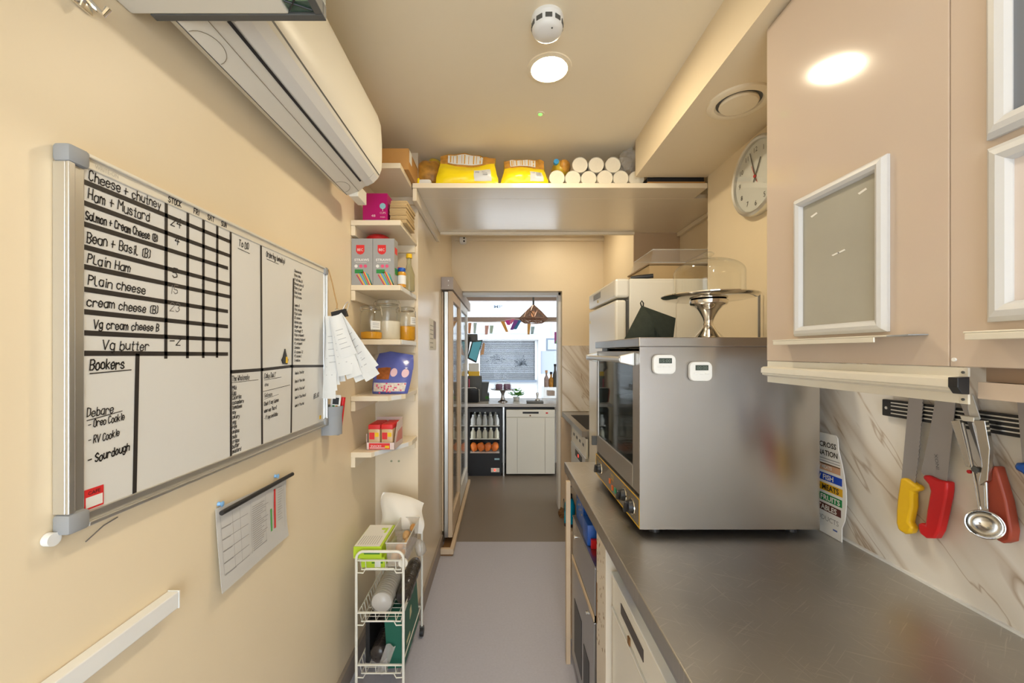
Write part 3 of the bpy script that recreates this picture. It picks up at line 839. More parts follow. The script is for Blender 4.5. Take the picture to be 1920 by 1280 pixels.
RC = [(-7, .05, .25, .010, -.020, .010), (-4, .045, .26, .006, -.025, .015), (2, .05, .31, .003, -.014, .02), (-1, .045, .28, .0, -.020, .022), (-6, .045, .22, -.003, -.022, .02),
      (-24, .06, .26, -.004, .0, .010), (-31, .06, .27, -.007, .004, .012), (-34, .055, .24, -.010, .008, .012), (-18, .06, .24, -.013, .002, .014), (-12, .065, .225, -.017, .004, .018), (-20, .06, .16, -.021, .006, .018)]
for i, r_ in enumerate(RC): receipt(i, *r_)

# pen pocket
t = thing('pen_pocket', 'grey plastic wall pocket at the lower right corner of the whiteboard', 'pen holder', (-.65, 1.555, 1.14))
b = MB()
def pocket(u, v):
    # half-tube front bulging from the wall
    a = PI * u; taper = .78 + .22 * v
    return (XL + .002 + .068 * math.sin(a) ** .8 * taper, 1.560 - .036 * math.cos(a) * taper, 1.145 + .115 * v + .012 * (1 - math.sin(a)) * (1 - v) * -0 + (.020 * (1 - v) * (1 - math.sin(a))))
b.sheet(pocket, 16, 6); b.sheet(lambda u, v: (XL + .002 + .064 * math.sin(PI * u) ** .8 * .99, 1.560 - .033 * math.cos(PI * u), 1.150 + .110 * v), 16, 4)
b.box(XL + .001, XL + .004, 1.524, 1.596, 1.15, 1.262)
bt = [pocket(k / 16, 0) for k in range(17)]; b.f([b.v(p) for p in bt])
build('body', b, M_grey, t, smooth=True)
t = thing('digital_timer', 'white card-shaped timer with black display standing in the grey wall pocket', 'timer', (-.66, 1.55, 1.2))
b = MB(); b.M = Matrix.Translation((-.655, 1.552, 1.17)) @ Matrix.Rotation(R(5), 4, 'Y'); b.rbox(-.019, .019, -.004, .004, 0, .135, .003); build('case', b, M_white, t, smooth=True)
b = MB(); b.M = Matrix.Translation((-.655, 1.552, 1.17)) @ Matrix.Rotation(R(5), 4, 'Y'); b.box(-.010, .014, -.0048, -.0041, .098, .124); build('display', b, M_black, t)
b = MB(); b.M = Matrix.Translation((-.655, 1.552, 1.17)) @ Matrix.Rotation(R(5), 4, 'Y'); b.box(-.010, -.001, -.0048, -.0041, .088, .094); build('key', b, M_green, t)
b = MB(); b.M = Matrix.Translation((-.655, 1.552, 1.17)) @ Matrix.Rotation(R(5), 4, 'Y'); b.box(.002, .012, -.0048, -.0041, .088, .094); build('key', b, M_orangeprint, t)
t = build('marker_pen', MB().cyl((-.638, 1.570, 1.165), (-.624, 1.575, 1.292), .009, .008, n=14), M_red, smooth=True, label='red marker pen standing in the grey wall pocket', cat='pen')

# hanging plastic wallet with a printed chart
t = thing('document_wallet', 'clear plastic wallet with a printed chart pinned to the left wall below the whiteboard', 'document', (XL + .004, 1.11, .885))
def dw(y, dz): return 1.090 - .055 * (y - .9525) + dz
b = MB(); b.sheet(lambda u, v: (XL + .006 + .004 * math.sin(u * 3 + v * 2) + .012 * v * v, .9525 + .312 * u, 1.095 - .018 * u - .203 * v * (1 - .07 * u)), 10, 6, (.0008, 0, 0))
sheet = build('page', b, mat('grey_white_page', (.62, .61, .59), .25), t, smooth=True)
b = MB()
def wp(u, v, d=.0016): return Vector((XL + .006 + .004 * math.sin(u * 3 + v * 2) + .012 * v * v + d, .9525 + .312 * u, 1.095 - .018 * u - .203 * v * (1 - .07 * u)))
for k in range(21):
    v = .20 + k * .030
    ribbon(b, wp(.42, v), wp(.42 + random.uniform(.10, .26), v), N, .0017)
for k in range(5):
    v = .26 + k * .14
    ribbon(b, wp(.05, v), wp(.36, v - .01), N, .0014)
    ribbon(b, wp(.05, v), wp(.13 + .05 * random.random(), v), N, .003)
for u in (.04, .17, .26, .40, .62, .95): ribbon(b, wp(u, .12), wp(u, .82), N, .0008)
for k in range(14):
    ribbon(b, wp(.84, .12 + k * .04), wp(.84 + random.uniform(.05, .1), .12 + k * .04), N, .0013)
build('print', b, mat('pale_print_ink', (.33, .32, .31), .8), t)
b = MB(); ribbon(b, wp(.775, .13, .002), wp(.775, .70, .002), N, .0085); build('red_column', b, M_redp, t)
b = MB(); ribbon(b, wp(.715, .40, .002), wp(.715, .71, .002), N, .0075); build('green_column', b, mat('mid_green_print', (.10, .42, .10), .5), t)
b = MB(); b.tube([(XL + .017, .958, 1.083), (XL + .016, 1.285, 1.077)], .006, 10); build('hanging_bar', b, M_black, t, smooth=True)
for (y, z) in ((.97, 1.1005), (1.212, 1.093)):
    b = MB(); b.lathe((XL + .001, y, z), [(.0055, 0), (.004, .006), (.007, .010), (.001, .012)], (1, 0, 0), 12); build('push_pin', b, mat('pale_blue_pin', (.25, .5, .85), .3), t, smooth=True)

t = thing('cable_trunking', 'white plastic cable trunking ending part way along the lower left wall', 'trunking', (XL + .01, .4, .943))
build('lid', MB().box(XL + .001, XL + .024, -1.2, .8217, .943, .977), M_white, t, bevel=.002)
build('end_cap', MB().box(XL + .001, XL + .025, .822, .824, .942, .978), M_white, t)
b = MB(); b.tube([(XL + .0012, .66, 1.156), (XL + .0012, .69, 1.170), (XL + .0012, .715, 1.174)], .0010, 5)
build('wall_scratch', b, M_ink2, label='short dark curved wire mark on the wall under the whiteboard corner', cat='mark')

# ================================================================== THINGS ON THE CORNER SHELVES
UX, NX = (1, 0, 0), (0, -1, 0)                      # lettering facing the camera
UY, NY = (0, 1, 0), (1, 0, 0)                       # lettering on sides that face the passage
t = thing('cardboard_box', 'brown cardboard box on the topmost corner shelf', 'box', (-.55, 1.99, 2.335))
build('carton', MB().box(-.672, -.440, 1.888, 2.10, 2.336, 2.436), M_card, t, bevel=.001)
build('tape', MB().box(-.4398, -.4392, 1.905, 1.955, 2.38, 2.437), M_paper, t)
build('lid_seam', MB().box(-.4398, -.4393, 1.89, 2.098, 2.425, 2.4265), M_rust, t)

t = thing('card_box', 'magenta card box with blue base print on the second corner shelf', 'box', (-.587, 1.9, 2.074))
build('carton', MB().box(-.644, -.530, 1.85, 1.96, 2.0745, 2.208), M_magenta, t, bevel=.0008)
b = MB(); b.box(-.632, -.536, 1.8488, 1.8495, 2.0745, 2.084); build('blue_print', b, M_blue, t)
b = MB(); b.box(-.628, -.55, 1.8480, 1.8487, 2.0765, 2.0815); build('white_print', b, M_paper, t)
b = MB(); b.M = Matrix.Translation((-.551, 1.8494, 2.148)); b.cyl((0, 0, 0), (0, -.0006, 0), .014, n=20); build('lamp_print', b, mat('pale_teal_print', (.25, .5, .55), .5), t)
b = MB()
printed(b, '48', (-.604, 1.8496, 2.098), UX, Wv, .011, NX, fit=.019)
printed(b, 'CUPS', (-.564, 1.8496, 2.112), UX, Wv, .009, NX, fit=.027); printed(b, 'PODS', (-.562, 1.8496, 2.094), UX, Wv, .006, NX, fit=.022)
b.box(-.5525, -.5495, 1.8488, 1.8494, 2.125, 2.138)
for k in range(3): printed(b, ['TEA', 'FRESH', 'x48'][k], (-.5298, 1.868, 2.165 - k * .022), UY, Wv, .010, NY, fit=.05)
build('print', b, mat('pale_pink_print', (.8, .55, .6), .5), t)

for k in range(6):
    z = 2.0745 + k * .0175
    dx, dy = random.uniform(-.003, .003), random.uniform(-.004, .004)
    b = MB(); n = 3
    for j in range(n):
        b.rbox(-.522 + dx + j * .001, -.441 + dx - j * .001, 1.858 + dy, 2.03 + dy, z + j * .0055, z + j * .0055 + .005, .002)
    build('paper_sleeve', b, M_kraft, group='brown paper sleeves stacked beside the magenta box', cat='paper bag', smooth=True,
          label=['bottom-most bundle of brown paper sleeves in the stack beside the magenta box', 'second bundle from the bottom of the brown paper sleeves beside the magenta box', 'third bundle from the bottom of the brown paper sleeves beside the magenta box',
                 'third bundle from the top of the brown paper sleeves beside the magenta box', 'second bundle from the top of the brown paper sleeves beside the magenta box', 'topmost bundle of brown paper sleeves beside the magenta box'][k])

def straw_box(x0, x1, label, side):
    y0 = 1.829
    t = thing('straw_box', label, 'box', ((x0 + x1) / 2, 1.86, 1.777), 'grey boxes of straws')
    build('carton', MB().box(x0, x1, y0, 1.893, 1.7775, 1.992), M_greycard, t, bevel=.0006)
    w = x1 - x0; cx = x0 + w * .42
    yy = y0 - .0006
    b = MB(); sh = [(-.019, .024), (.019, .024), (.019, -.006), (.012, -.016), (0, -.020), (-.012, -.016), (-.019, -.006)]
    b.prism([(cx + a, yy, 1.938 + c2) for a, c2 in sh], (0, .0005, 0)); build('red_emblem', b, M_redp, t)
    b = MB(); printed(b, 'BEC', (cx - .013, yy - .0002, 1.934), UX, Wv, .012, NX, fit=.026)
    printed(b, 'STRAWS', (x0 + w * .14, yy, 1.888), UX, Wv, .011, NX, fit=w * .70, bold=.03)
    b.box(x0 + w * .2, x0 + w * .72, yy, yy + .0004, 1.8815, 1.8828)
    b.cyl((x0 + w * .22, yy, 1.865), (x0 + w * .22, yy + .0005, 1.865), .0075, n=16)
    build('white_print', b, M_paper, t)
    b = MB()
    for k in (.45, .66): b.cyl((x0 + w * k, yy, 1.865), (x0 + w * k, yy + .0005, 1.865), .0078, n=16)
    build('pink_spot', b, M_pink, t)
    build('green_panel', MB().box(x0 + w * .16, x0 + w * .56, yy, yy + .0005, 1.832, 1.850), M_green, t)
    cl = [M_redp, M_yel, mat('sky_blue_print', (.05, .35, .70), .5), mat('mid_green_print', (.10, .42, .10), .5)]
    for k in range(8):
        b = MB(); xx = x0 + w * (.38 + .075 * k); zt = 1.84 - .004 * abs(k - 4)
        p = Vector((xx - .012, yy, zt)); q = Vector((min(xx + .016, x1 - .003), yy, 1.7785))
        if p.x < x0: p.x = x0 + .004
        ribbon(b, p, q, (0, -1, 0), .0042)
        build('printed_straw', b, cl[k % 4], t)
    if side:
        b = MB(); b.box(x1, x1 + .0006, 1.84, 1.88, 1.925, 1.955); build('side_emblem', b, M_redp, t)
        b = MB(); b.box(x1, x1 + .0006, 1.84, 1.885, 1.83, 1.86); build('side_panel', b, M_green, t)
straw_box(-.6885, -.5915, 'grey box of straws against the left wall, left of its twin', False)
straw_box(-.590, -.492, 'grey box of straws on the right of its twin, next to the jars', True)
t = thing('round_tub', 'red round lidded tub behind the grey straw boxes', 'tub', (-.606, 1.965, 1.777))
b = MB(); b.lathe((-.606, 1.965, 1.7775), [(.050, 0), (.054, .235)], n=28); build('tub', b, M_white, t, smooth=True)
b = MB(); b.lathe((-.606, 1.965, 2.014), [(.058, 0), (.058, .014), (.045, .026), (.02, .028)], n=32); build('lid', b, M_red, t, smooth=True)
def jar(c, r, h, lidm, bodym, label, name='food_jar', lab=True, group=None):
    t = thing(name, label, 'jar', c, group)
    b = MB(); b.lathe(c, [(r * .94, 0), (r, .006), (r, h * .72), (r * .80, h * .80)], n=24); build('glass_body', b, bodym, t, smooth=True)
    b = MB(); b.lathe(Vector(c) + Vector((0, 0, h * .80)), [(r * .86, 0), (r * .88, .002), (r * .88, h * .17), (r * .8, h * .2)], n=24); build('lid', b, lidm, t, smooth=True)
    if lab:
        b = MB(); b.lathe(Vector(c) + Vector((0, 0, h * .15)), [(r * 1.012, 0), (r * 1.012, h * .45)], n=24, cap0=False, cap1=False); build('label', b, M_paper, t, smooth=True)
    return t
c = Vector((-.468, 2.02, 1.7775))
t = thing('sauce_bottle', 'tall clear glass bottle with yellow cap behind the jars on the straw shelf', 'bottle', c)
b = MB(); b.lathe(c, [(.026, 0), (.028, .005), (.028, .085), (.012, .135), (.011, .168)], n=24); build('glass', b, mat('greenish_bottle_glass', (.62, .58, .36), .08, trans=.7), t, smooth=True)
b = MB(); b.lathe(c + Vector((0, 0, .168)), [(.015, 0), (.015, .020), (.013, .022)], n=20); build('cap', b, M_yel, t, smooth=True)
jar((-.500, 1.945, 1.7775), .022, .104, M_red, mat('pale_amber_jar', (.55, .42, .25), .15), 'small jar with red lid beside the straw boxes')
jar((-.474, 1.895, 1.7775), .020, .092, M_blue, mat('orange_jar', (.65, .30, .03), .2), 'small orange jar with blue lid at the right end of the straw shelf')

def clip_jar(c, r, h, fill, fm, label, tag_on=None):
    c = Vector(c)
    t = thing('clip_top_jar', label, 'jar', c, 'clip-top glass jars on the corner shelf')
    b = MB(); b.lathe(c, [(r * .90, 0), (r, .010), (r, h * .70), (r * .93, h * .78), (r * .78, h * .83), (r * .78, h * .86)], n=36, cap1=False); build('jar_body', b, M_glass, t, smooth=True)
    if fill: 
        b = MB(); b.lathe(c, [(r * .86, .004), (r * .95, .012), (r * .95, fill), (r * .5, fill + .004), (.001, fill + .002)], n=32, cap1=False); build('contents', b, fm, t, smooth=True)
    b = MB(); b.lathe(c + Vector((0, 0, h * .865)), [(r * .84, 0), (r * .86, .004), (r * .86, h * .06), (r * .70, h * .10), (r * .3, h * .12)], n=36); build('lid', b, M_glass, t, smooth=True)
    b = MB(); b.tube([c + Vector((r * .85 * math.cos(a), r * .85 * math.sin(a), h * .855)) for a in [2 * PI * k / 28 for k in range(29)]], .0018, 6); build('wire_band', b, M_chrome, t)
    b = MB(); b.tube([c + Vector((r * .88, -.006, h * .95)), c + Vector((r * 1.02, -.008, h * .84)), c + Vector((r * 1.03, -.004, h * .70)), c + Vector((r * .98, .006, h * .66)), c + Vector((r * .92, .006, h * .84))], .0018, 6); build('clasp', b, M_chrome, t)
    b = MB(); b.tube([c + Vector((-r * .88, 0, h * .95)), c + Vector((-r * 1.05, 0, h * .90)), c + Vector((-r * 1.02, 0, h * .80)), c + Vector((-r * .86, 0, h * .82))], .0018, 6); build('hinge', b, M_chrome, t)
    if tag_on:
        a0, a1, z0, z1 = tag_on
        b = MB(); b.sheet(lambda u, v: c + Vector(((r + .001) * math.cos(R(a0 + (a1 - a0) * u)), (r + .001) * math.sin(R(a0 + (a1 - a0) * u)), z0 + (z1 - z0) * v)), 8, 2, (0, -.0004, 0)); build('label', b, M_paper, t, smooth=True)
        b = MB()
        for k in (.3, .55, .75):
            p = [c + Vector(((r + .0022) * math.cos(R(a0 + (a1 - a0) * u)), (r + .0022) * math.sin(R(a0 + (a1 - a0) * u)), z0 + (z1 - z0) * k)) for u in (.2, .5, .8)]
            for q, w2 in zip(p, p[1:]): ribbon(b, q, w2, (0, -1, 0), .0022)
        build('print', b, M_print, t)
    return t
clip_jar((-.612, 1.875, 1.529), .050, .165, .034, mat('orange_powder', (.70, .33, .01), .8, var=.15, vscale=60), 'clip-top jar holding a little orange powder at the front left', (-75, -20, .045, .085))
clip_jar((-.578, 2.02, 1.529), .066, .212, .095, mat('white_flour', (.78, .72, .60), .9), 'large clip-top jar half filled with white flour behind the orange one')
clip_jar((-.505, 2.11, 1.529), .050, .185, .075, mat('orange_powder', (.70, .33, .01), .8, var=.15, vscale=60), 'clip-top jar of orange powder at the back right', (-50, 0, .085, .125))

# purple sweet bag
c = Vector((-.54, 1.93, 1.2695))
t = thing('sweet_bag', 'purple blue plastic sweet bag with pink and white pieces on the corner shelf', 'bag', c)
def pil(u, v, s):
    w = .095 - .010 * abs(2 * v - 1) ** 2; h = .205
    x = (u - .5) * 2 * w + .016 * v; z = h * v
    bul = .034 * (max(0, 1 - (2 * u - 1) ** 2)) ** .5 * (max(0, 1 - v ** 2)) ** .5 * (1 if v > .02 else .6)
    fold = .008 * math.sin(u * 9 + v * 7) * v
    lean = .055 * v
    zz = z - (.030 * v * abs(u - .35) if v > .6 else 0)
    return c + Vector((x, (-bul if s else bul * .6) + lean + fold, zz))
mp_ = mat('purple_blue_film', (.12, .145, .45), .20, var=.18, vscale=18)
b = MB(); b.sheet(lambda u, v: pil(u, v, 1), 18, 18); b.sheet(lambda u, v: pil(u, v, 0), 18, 18); build('bag', b, mp_, t, smooth=True)
b = MB(); b.sheet(lambda u, v: pil(.06 + .86 * u, .02 + .24 * v, 1) + Vector((0, -.0015, 0)), 14, 5); build('clear_window', b, mat('pink_white_sweets', (.80, .62, .55), .5, var=.5, vscale=110), t, smooth=True)
b = MB()
for k in range(22):
    p = pil(random.uniform(.08, .9), random.uniform(.03, .25), 1) + Vector((0, -.002, 0)); b.blob(p, (.005, .002, .004), 6, 4)
build('pink_sweets', b, M_pink, t, smooth=True)
b = MB(); b.sheet(lambda u, v: pil(.13 + .33 * u, .34 + .28 * v, 1) + Vector((0, -.0016, 0)), 6, 5); build('brown_print', b, mat('brown_nut_print', (.35, .10, .02), .4, var=.7, vscale=70), t, smooth=True)
for (u0, v0) in ((.56, .50), (.85, .48)):
    b = MB(); b.sheet(lambda u, v: pil(u0 + .09 * math.cos(2 * PI * u) * v, v0 + .10 * math.sin(2 * PI * u) * v, 1) + Vector((0, -.0018, 0)), 16, 3); build('pink_roundel', b, mat('pale_pink_print', (.8, .55, .6), .5), t, smooth=True)

# red snack carton
t = thing('snack_carton', 'red and white open display carton of wrapped snacks on the lowest corner shelf', 'carton', (-.57, 1.95, 1.012))
x0, x1, y0, y1, z0 = -.632, -.500, 1.865, 2.02, 1.0125
b = MB(); b.box(x0, x1, y0, y0 + .0015, z0, z0 + .034); b.box(x0, x0 + .0015, y0, y1, z0, z0 + .075); b.box(x0, x1, y1 - .0015, y1, z0, z0 + .13)
b.prism([(x1, y0, z0), (x1, y1, z0), (x1, y1, z0 + .13), (x1, y0 + .05, z0 + .12), (x1, y0, z0 + .034)], (-.0015, 0, 0)); b.box(x0, x1, y0, y1, z0, z0 + .0012)
build('tray', b, mat('white_red_carton', (.75, .60, .55), .4), t)
b = MB(); b.box(x0 + .012, x1 - .022, y0 - .0012, y0 - .0002, z0 + .003, z0 + .031); build('red_front', b, M_redp, t)
b = MB(); printed(b, 'SNACKS', (x0 + .020, y0 - .0012, z0 + .014), UX, Wv, .009, NX, fit=.05); b.box(x0 + .016, x0 + .09, y0 - .0020, y0 - .0013, z0 + .008, z0 + .011); build('print', b, M_paper, t)
b = MB(); b.box(x1 - .045, x1 - .025, y0 - .0020, y0 - .0013, z0 + .008, z0 + .02); build('yellow_print', b, M_yel, t)
b = MB(); b.prism([(x1 + .0003, y0 + .02, z0 + .03), (x1 + .0003, y0 + .14, z0 + .025), (x1 + .0003, y0 + .14, z0 + .085), (x1 + .0003, y0 + .06, z0 + .075)], (.0006, 0, 0)); build('red_side', b, mat('pinkish_red_print', (.66, .22, .18), .45), t)
for k in range(2):
    for j in range(4):
        xx = x0 + .006 + k * .060; yy = y0 + .006 + j * .034
        s = thing('snack_packet', ['front left', 'front right'][k] + ' column red and yellow wrapped snack, ' + ['front-most', 'second', 'third', 'last'][j] + ' in the carton', 'packet', (xx + .028, yy, z0 + .002), 'wrapped snacks in the red carton')
        b = MB(); b.rbox(xx, xx + .056, yy, yy + .030, z0 + .002, z0 + .108, .008); build('wrapper', b, mat('tan_film', (.62, .42, .22), .25), s, smooth=True)
        b = MB(); b.rbox(xx - .0005, xx + .0565, yy - .001, yy + .031, z0 + .092, z0 + .118, .006); build('red_top', b, M_redp, s, smooth=True)
        b = MB(); b.box(xx + .006, xx + .030, yy - .0012, yy - .0002, z0 + .048, z0 + .080); build('red_panel', b, M_redp, s)
        b = MB(); b.box(xx + .032, xx + .050, yy - .0012, yy - .0002, z0 + .060, z0 + .080); build('yellow_panel', b, M_yel, s)

# small wall marks under the lowest shelf
for px in (734, 748):
    c = at(px, 864, YN)
    build('wall_plug', MB().cyl((c.x, YN - .001, c.z), (c.x, YN - .003, c.z), .006, n=10), mat('dull_green_plug', (.35, .36, .22), .6), label=('left' if px < 740 else 'right') + ' one of two small green wall plugs below the lowest corner shelf', cat='wall plug', group='green wall plugs')

# ================================================================== WIRE TROLLEY
TX0, TX1, TY0, TY1 = -.610, -.412, 1.675, 2.065
t = thing('wire_trolley', 'slim white wire trolley of three baskets standing by the left wall', 'trolley', ((TX0 + TX1) / 2, (TY0 + TY1) / 2, 0))
def hoop(y, nm, top):
    b = MB(); r = .03; pts = [(TX0, y, .045), (TX0, y, top - r)]
    for k in range(1, 7):
        a = PI - (PI / 2) * k / 6; pts.append((TX0 + r + r * math.cos(a), y, top - r + r * math.sin(a)))
    for k in range(0, 7):
        a = PI / 2 - (PI / 2) * k / 6; pts.append((TX1 - r + r * math.cos(a), y, top - r + r * math.sin(a)))
    pts.append((TX1, y, .045))
    b.tube(pts, .0058, 10); build(nm, b, M_wire, t, smooth=True)
hoop(TY0, 'front_frame', .632); hoop(TY1, 'rear_frame', .632)
def basket(z):
    b = MB(); h = .048; i = .006
    xa, xb, ya, yb = TX0 + i, TX1 - i, TY0 + i, TY1 - i
    for zz, s in ((z + h, 0), (z + .002, .010)):
        b.tube([(xa + s, ya + s, zz), (xb - s, ya + s, zz), (xb - s, yb - s, zz), (xa + s, yb - s, zz), (xa + s, ya + s, zz)], .0027, 6)
    n = 13
    for k in range(n):
        y = ya + .014 + (yb - ya - .028) * k / (n - 1)
        b.tube([(xa, y, z + h), (xa + .010, y, z + .002), (xb - .010, y, z + .002), (xb, y, z + h)], .0016, 5)
    for k in range(4):
        x = xa + .03 + (xb - xa - .06) * k / 3
        b.tube([(x, ya, z + h), (x, ya + .010, z + .002), (x, yb - .010, z + .002), (x, yb, z + h)], .0016, 5)
    # stepped front stay
    b.tube([(TX0, TY0, z - .002), (TX0 + .03, TY0 - .002, z - .002), (TX0 + .04, TY0 - .002, z + .016), (TX1 - .04, TY0 - .002, z + .016), (TX1 - .03, TY0 - .002, z - .002), (TX1, TY0, z - .002)], .0026, 6)
    b.tube([(TX0, TY0, z + h), (TX1, TY0, z + h)], .0026, 6); b.tube([(TX0, TY1, z + h), (TX1, TY1, z + h)], .0026, 6)
    build('basket', b, M_wire, t)
for z in (.545, .325, .105): basket(z)
for x in (TX0, TX1):
    for y in (TY0, TY1):
        b = MB(); b.cyl((x - .009, y, .023), (x + .009, y, .023), .0225, n=22); w_ = build('castor', b, M_black, t, smooth=True)
        b = MB(); b.box(x - .011, x + .011, y - .006, y + .006, .04, .052); build('fork', b, M_dgrey, w_)
# on the top basket
def glove_box(x0, x1, y0, y1, z0, z1, label, top):
    s = thing('glove_box', label, 'box', ((x0 + x1) / 2, (y0 + y1) / 2, z0), 'lime green boxes on the trolley')
    build('carton', MB().box(x0, x1, y0, y1, z0, z1), M_lime, s, bevel=.0008)
    if top:
        build('white_top', MB().box(x0 + .002, x1 - .010, y0 + .004, y1 - .002, z1 + .0002, z1 + .0009), M_paper, s)
        b = MB()
        for k in range(9): b.box(x0 + .012 + k * .010, x0 + .014 + k * .010, y0 + .02, y0 + .10, z1 + .001, z1 + .0014)
        build('print', b, M_print, s)
        b = MB(); b.cyl((x0 + .08, y0 + .17, z1 + .001), (x0 + .08, y0 + .17, z1 + .0016), .010, n=14); b.box(x1 - .030, x1 - .02, y0 + .13, y0 + .18, z1 + .001, z1 + .0016); build('lime_mark', b, M_lime, s)
    b = MB(); b.box(x0 + .045, x1 - .008, y0 - .0008, y0 - .0001, z0 + .018, z0 + .024); build('front_print', b, mat('dark_green_print', (.05, .2, .02), .5), s)
    return s
glove_box(-.598, -.498, 1.70, 1.90, .5505, .594, 'lower lime green box in the trolley top basket', False)
glove_box(-.628, -.508, 1.69, 1.905, .5945, .644, 'upper lime green box with a white lid overhanging the trolley top', True)
build('barcode_label', MB().box(-.540, -.515, 1.6985, 1.6992, .553, .585), M_paper, label='white barcode sticker on the front of the lower lime box', cat='sticker')
# clear tub of pastries
s = thing('clear_tub', 'long clear plastic tub of pastries in the trolley top basket', 'tub', (-.45, 1.83, .55))
x0, x1, y0, y1, z0, z1 = -.494, -.405, 1.70, 1.965, .551, .655
b = MB()
th = .0022
b.prism([(x0 + .008, y0 + .008, z0), (x1 - .008, y0 + .008, z0), (x1, y0, z1), (x0, y0, z1)], (0, th, 0))
b.prism([(x0 + .008, y1 - .008, z0), (x1 - .008, y1 - .008, z0), (x1, y1, z1), (x0, y1, z1)], (0, th, 0))
b.prism([(x0 + .008, y0 + .008, z0), (x0 + .008, y1 - .008, z0), (x0, y1, z1), (x0, y0, z1)], (th, 0, 0))
b.prism([(x1 - .008, y0 + .008, z0), (x1 - .008, y1 - .008, z0), (x1, y1, z1), (x1, y0, z1)], (-th, 0, 0))
b.box(x0 + .008, x1 - .008, y0 + .008, y1 - .008, z0, z0 + th)
build('tub', b, M_tub, s)
b = MB(); b.tube([(x0, y0, z1), (x1, y0, z1), (x1, y1, z1), (x0, y1, z1), (x0, y0, z1)], .003, 6); build('rim', b, clear('tub_rim', (.96, .95, .92), .1, .5, (.9, .88, .82)), s)
for k, (x, y, z, rx, ry, rz, hue) in enumerate([(-.468, 1.745, .578, .016, .030, .016, 0), (-.436, 1.755, .580, .015, .032, .017, 1), (-.466, 1.82, .578, .017, .034, .016, 1), (-.432, 1.835, .590, .015, .036, .018, 0), (-.452, 1.895, .60, .017, .030, .018, 0), (-.428, 1.92, .625, .012, .030, .014, 1)]):
    b = MB(); b.blob((x, y, z), (rx, ry, rz), 14, 10, .18, 40, seed=k)
    build('pastry', b, mat('baked_orange', (.60, .30, .09), .7, var=.3, vscale=60) if hue else mat('pale_baked', (.66, .42, .20), .7, var=.25, vscale=60), smooth=True, cat='pastry', group='pastries in the clear tub',
          label=['golden pastry at the front left corner inside the clear tub', 'orange pastry at the front right corner inside the clear tub', 'orange pastry half way along the left of the clear tub', 'golden pastry half way along the right of the clear tub', 'golden pastry towards the back left of the clear tub', 'small orange pastry propped at the back right of the clear tub'][k])
build('paper_roll', MB().cyl((-.418, 1.6925, .5735), (-.418, 1.6985, .5735), .020, n=24), M_cup, label='round white paper lid at the front of the clear tub', cat='lid')
b = MB()
def bag(u, v):
    x = -.605 + .21 * u + .01 * math.sin(v * 6); z = .600 + .150 * v - .055 * v * u * u - .03 * (1 - v) * u; y = 1.972 + .075 * v
    return Vector((x, y, z)), .038 * (math.sin(PI * min(.999, max(.001, u))) ** .5) * (math.sin(PI * min(.999, max(.001, v))) ** .5) + .003 * math.sin(u * 13 + v * 5)
b.sheet(lambda u, v: bag(u, v)[0] + Vector((0, -bag(u, v)[1], bag(u, v)[1] * .6)), 16, 12)
b.sheet(lambda u, v: bag(u, v)[0] + Vector((0, bag(u, v)[1], -bag(u, v)[1] * .3)), 16, 12)
build('white_bag', b, mat('white_soft_bag', (.84, .80, .73), .55), smooth=True, label='soft white packet of napkins slumped at the back of the trolley top', cat='packet')
# middle basket: sleeves of lids
def sleeve(p0, p1, r, filmm, label, nd=12, discm=None, name='lid_sleeve'):
    p0, p1 = Vector(p0), Vector(p1); d = (p1 - p0); L = d.length; d.normalize()
    s = thing(name, label, 'packet', p0)
    b = MB(); prof = []
    for k in range(15):
        q = k / 14; rr = r * (1.02 + .05 * math.sin(k * 2.3)) * (1 if .06 < q < .94 else .75)
        prof.append((rr, L * q))
    b.lathe(p0, prof, d, 22); build('film', b, filmm, s, smooth=True, angle=60)
    if discm:
        b = MB()
        for k in range(nd):
            c0 = p0 + d * (L * (.08 + .84 * k / nd)); b.lathe(c0, [(r * .93, 0), (r * .96, L * .02), (r * .86, L * .84 / nd * .8)], d, 20)
        build('lids', b, discm, s, smooth=True)
    return s
M_clearlid = mat('milky_plastic', (.72, .69, .64), .25)
sleeve((-.520, 1.71, .382), (-.520, 1.97, .398), .047, M_film, 'clear sleeve of milky plastic lids in the middle basket', 14, M_clearlid)
sleeve((-.440, 1.77, .375), (-.440, 2.04, .395), .034, M_smoke, 'sleeve of black lids along the right of the middle basket', 16, M_black)
b = MB(); b.blob((-.415, 2.03, .475), (.030, .030, .040), 14, 10, .35, 30); build('film_wrap', b, M_film, smooth=True, label='crumpled clear film at the back of the trolley above the black lids', cat='wrapping')
# bottom basket
s = thing('green_carton', 'dark green carton standing in the bottom basket of the trolley', 'box', (-.44, 1.86, .11))
b = MB(); b.M = Matrix.Translation((-.452, 1.865, .1105)) @ Matrix.Rotation(R(-4), 4, 'Y'); b.box(-.036, .036, -.155, .155, .003, .215); build('carton', b, M_bottle, s, bevel=.001)
b = MB(); b.M = Matrix.Translation((-.452, 1.865, .1105)) @ Matrix.Rotation(R(-4), 4, 'Y'); b.prism([(.0365, -.02, .12), (.0365, .02, .13), (.0365, .02, .165), (.0365, -.01, .16)], (.0006, 0, 0)); b.box(.0365, .0370, -.10, -.03, .06, .075); build('pale_print', b, mat('pale_yellow_print', (.55, .52, .30), .5), s)
sleeve((-.533, 1.72, .157), (-.533, 1.95, .162), .038, M_smoke, 'dark sleeve of black cup lids in the bottom basket', 12, M_black)
b = MB(); b.M = Matrix.Translation((-.50, 1.695, .14)) @ Matrix.Rotation(R(20), 4, 'Y')
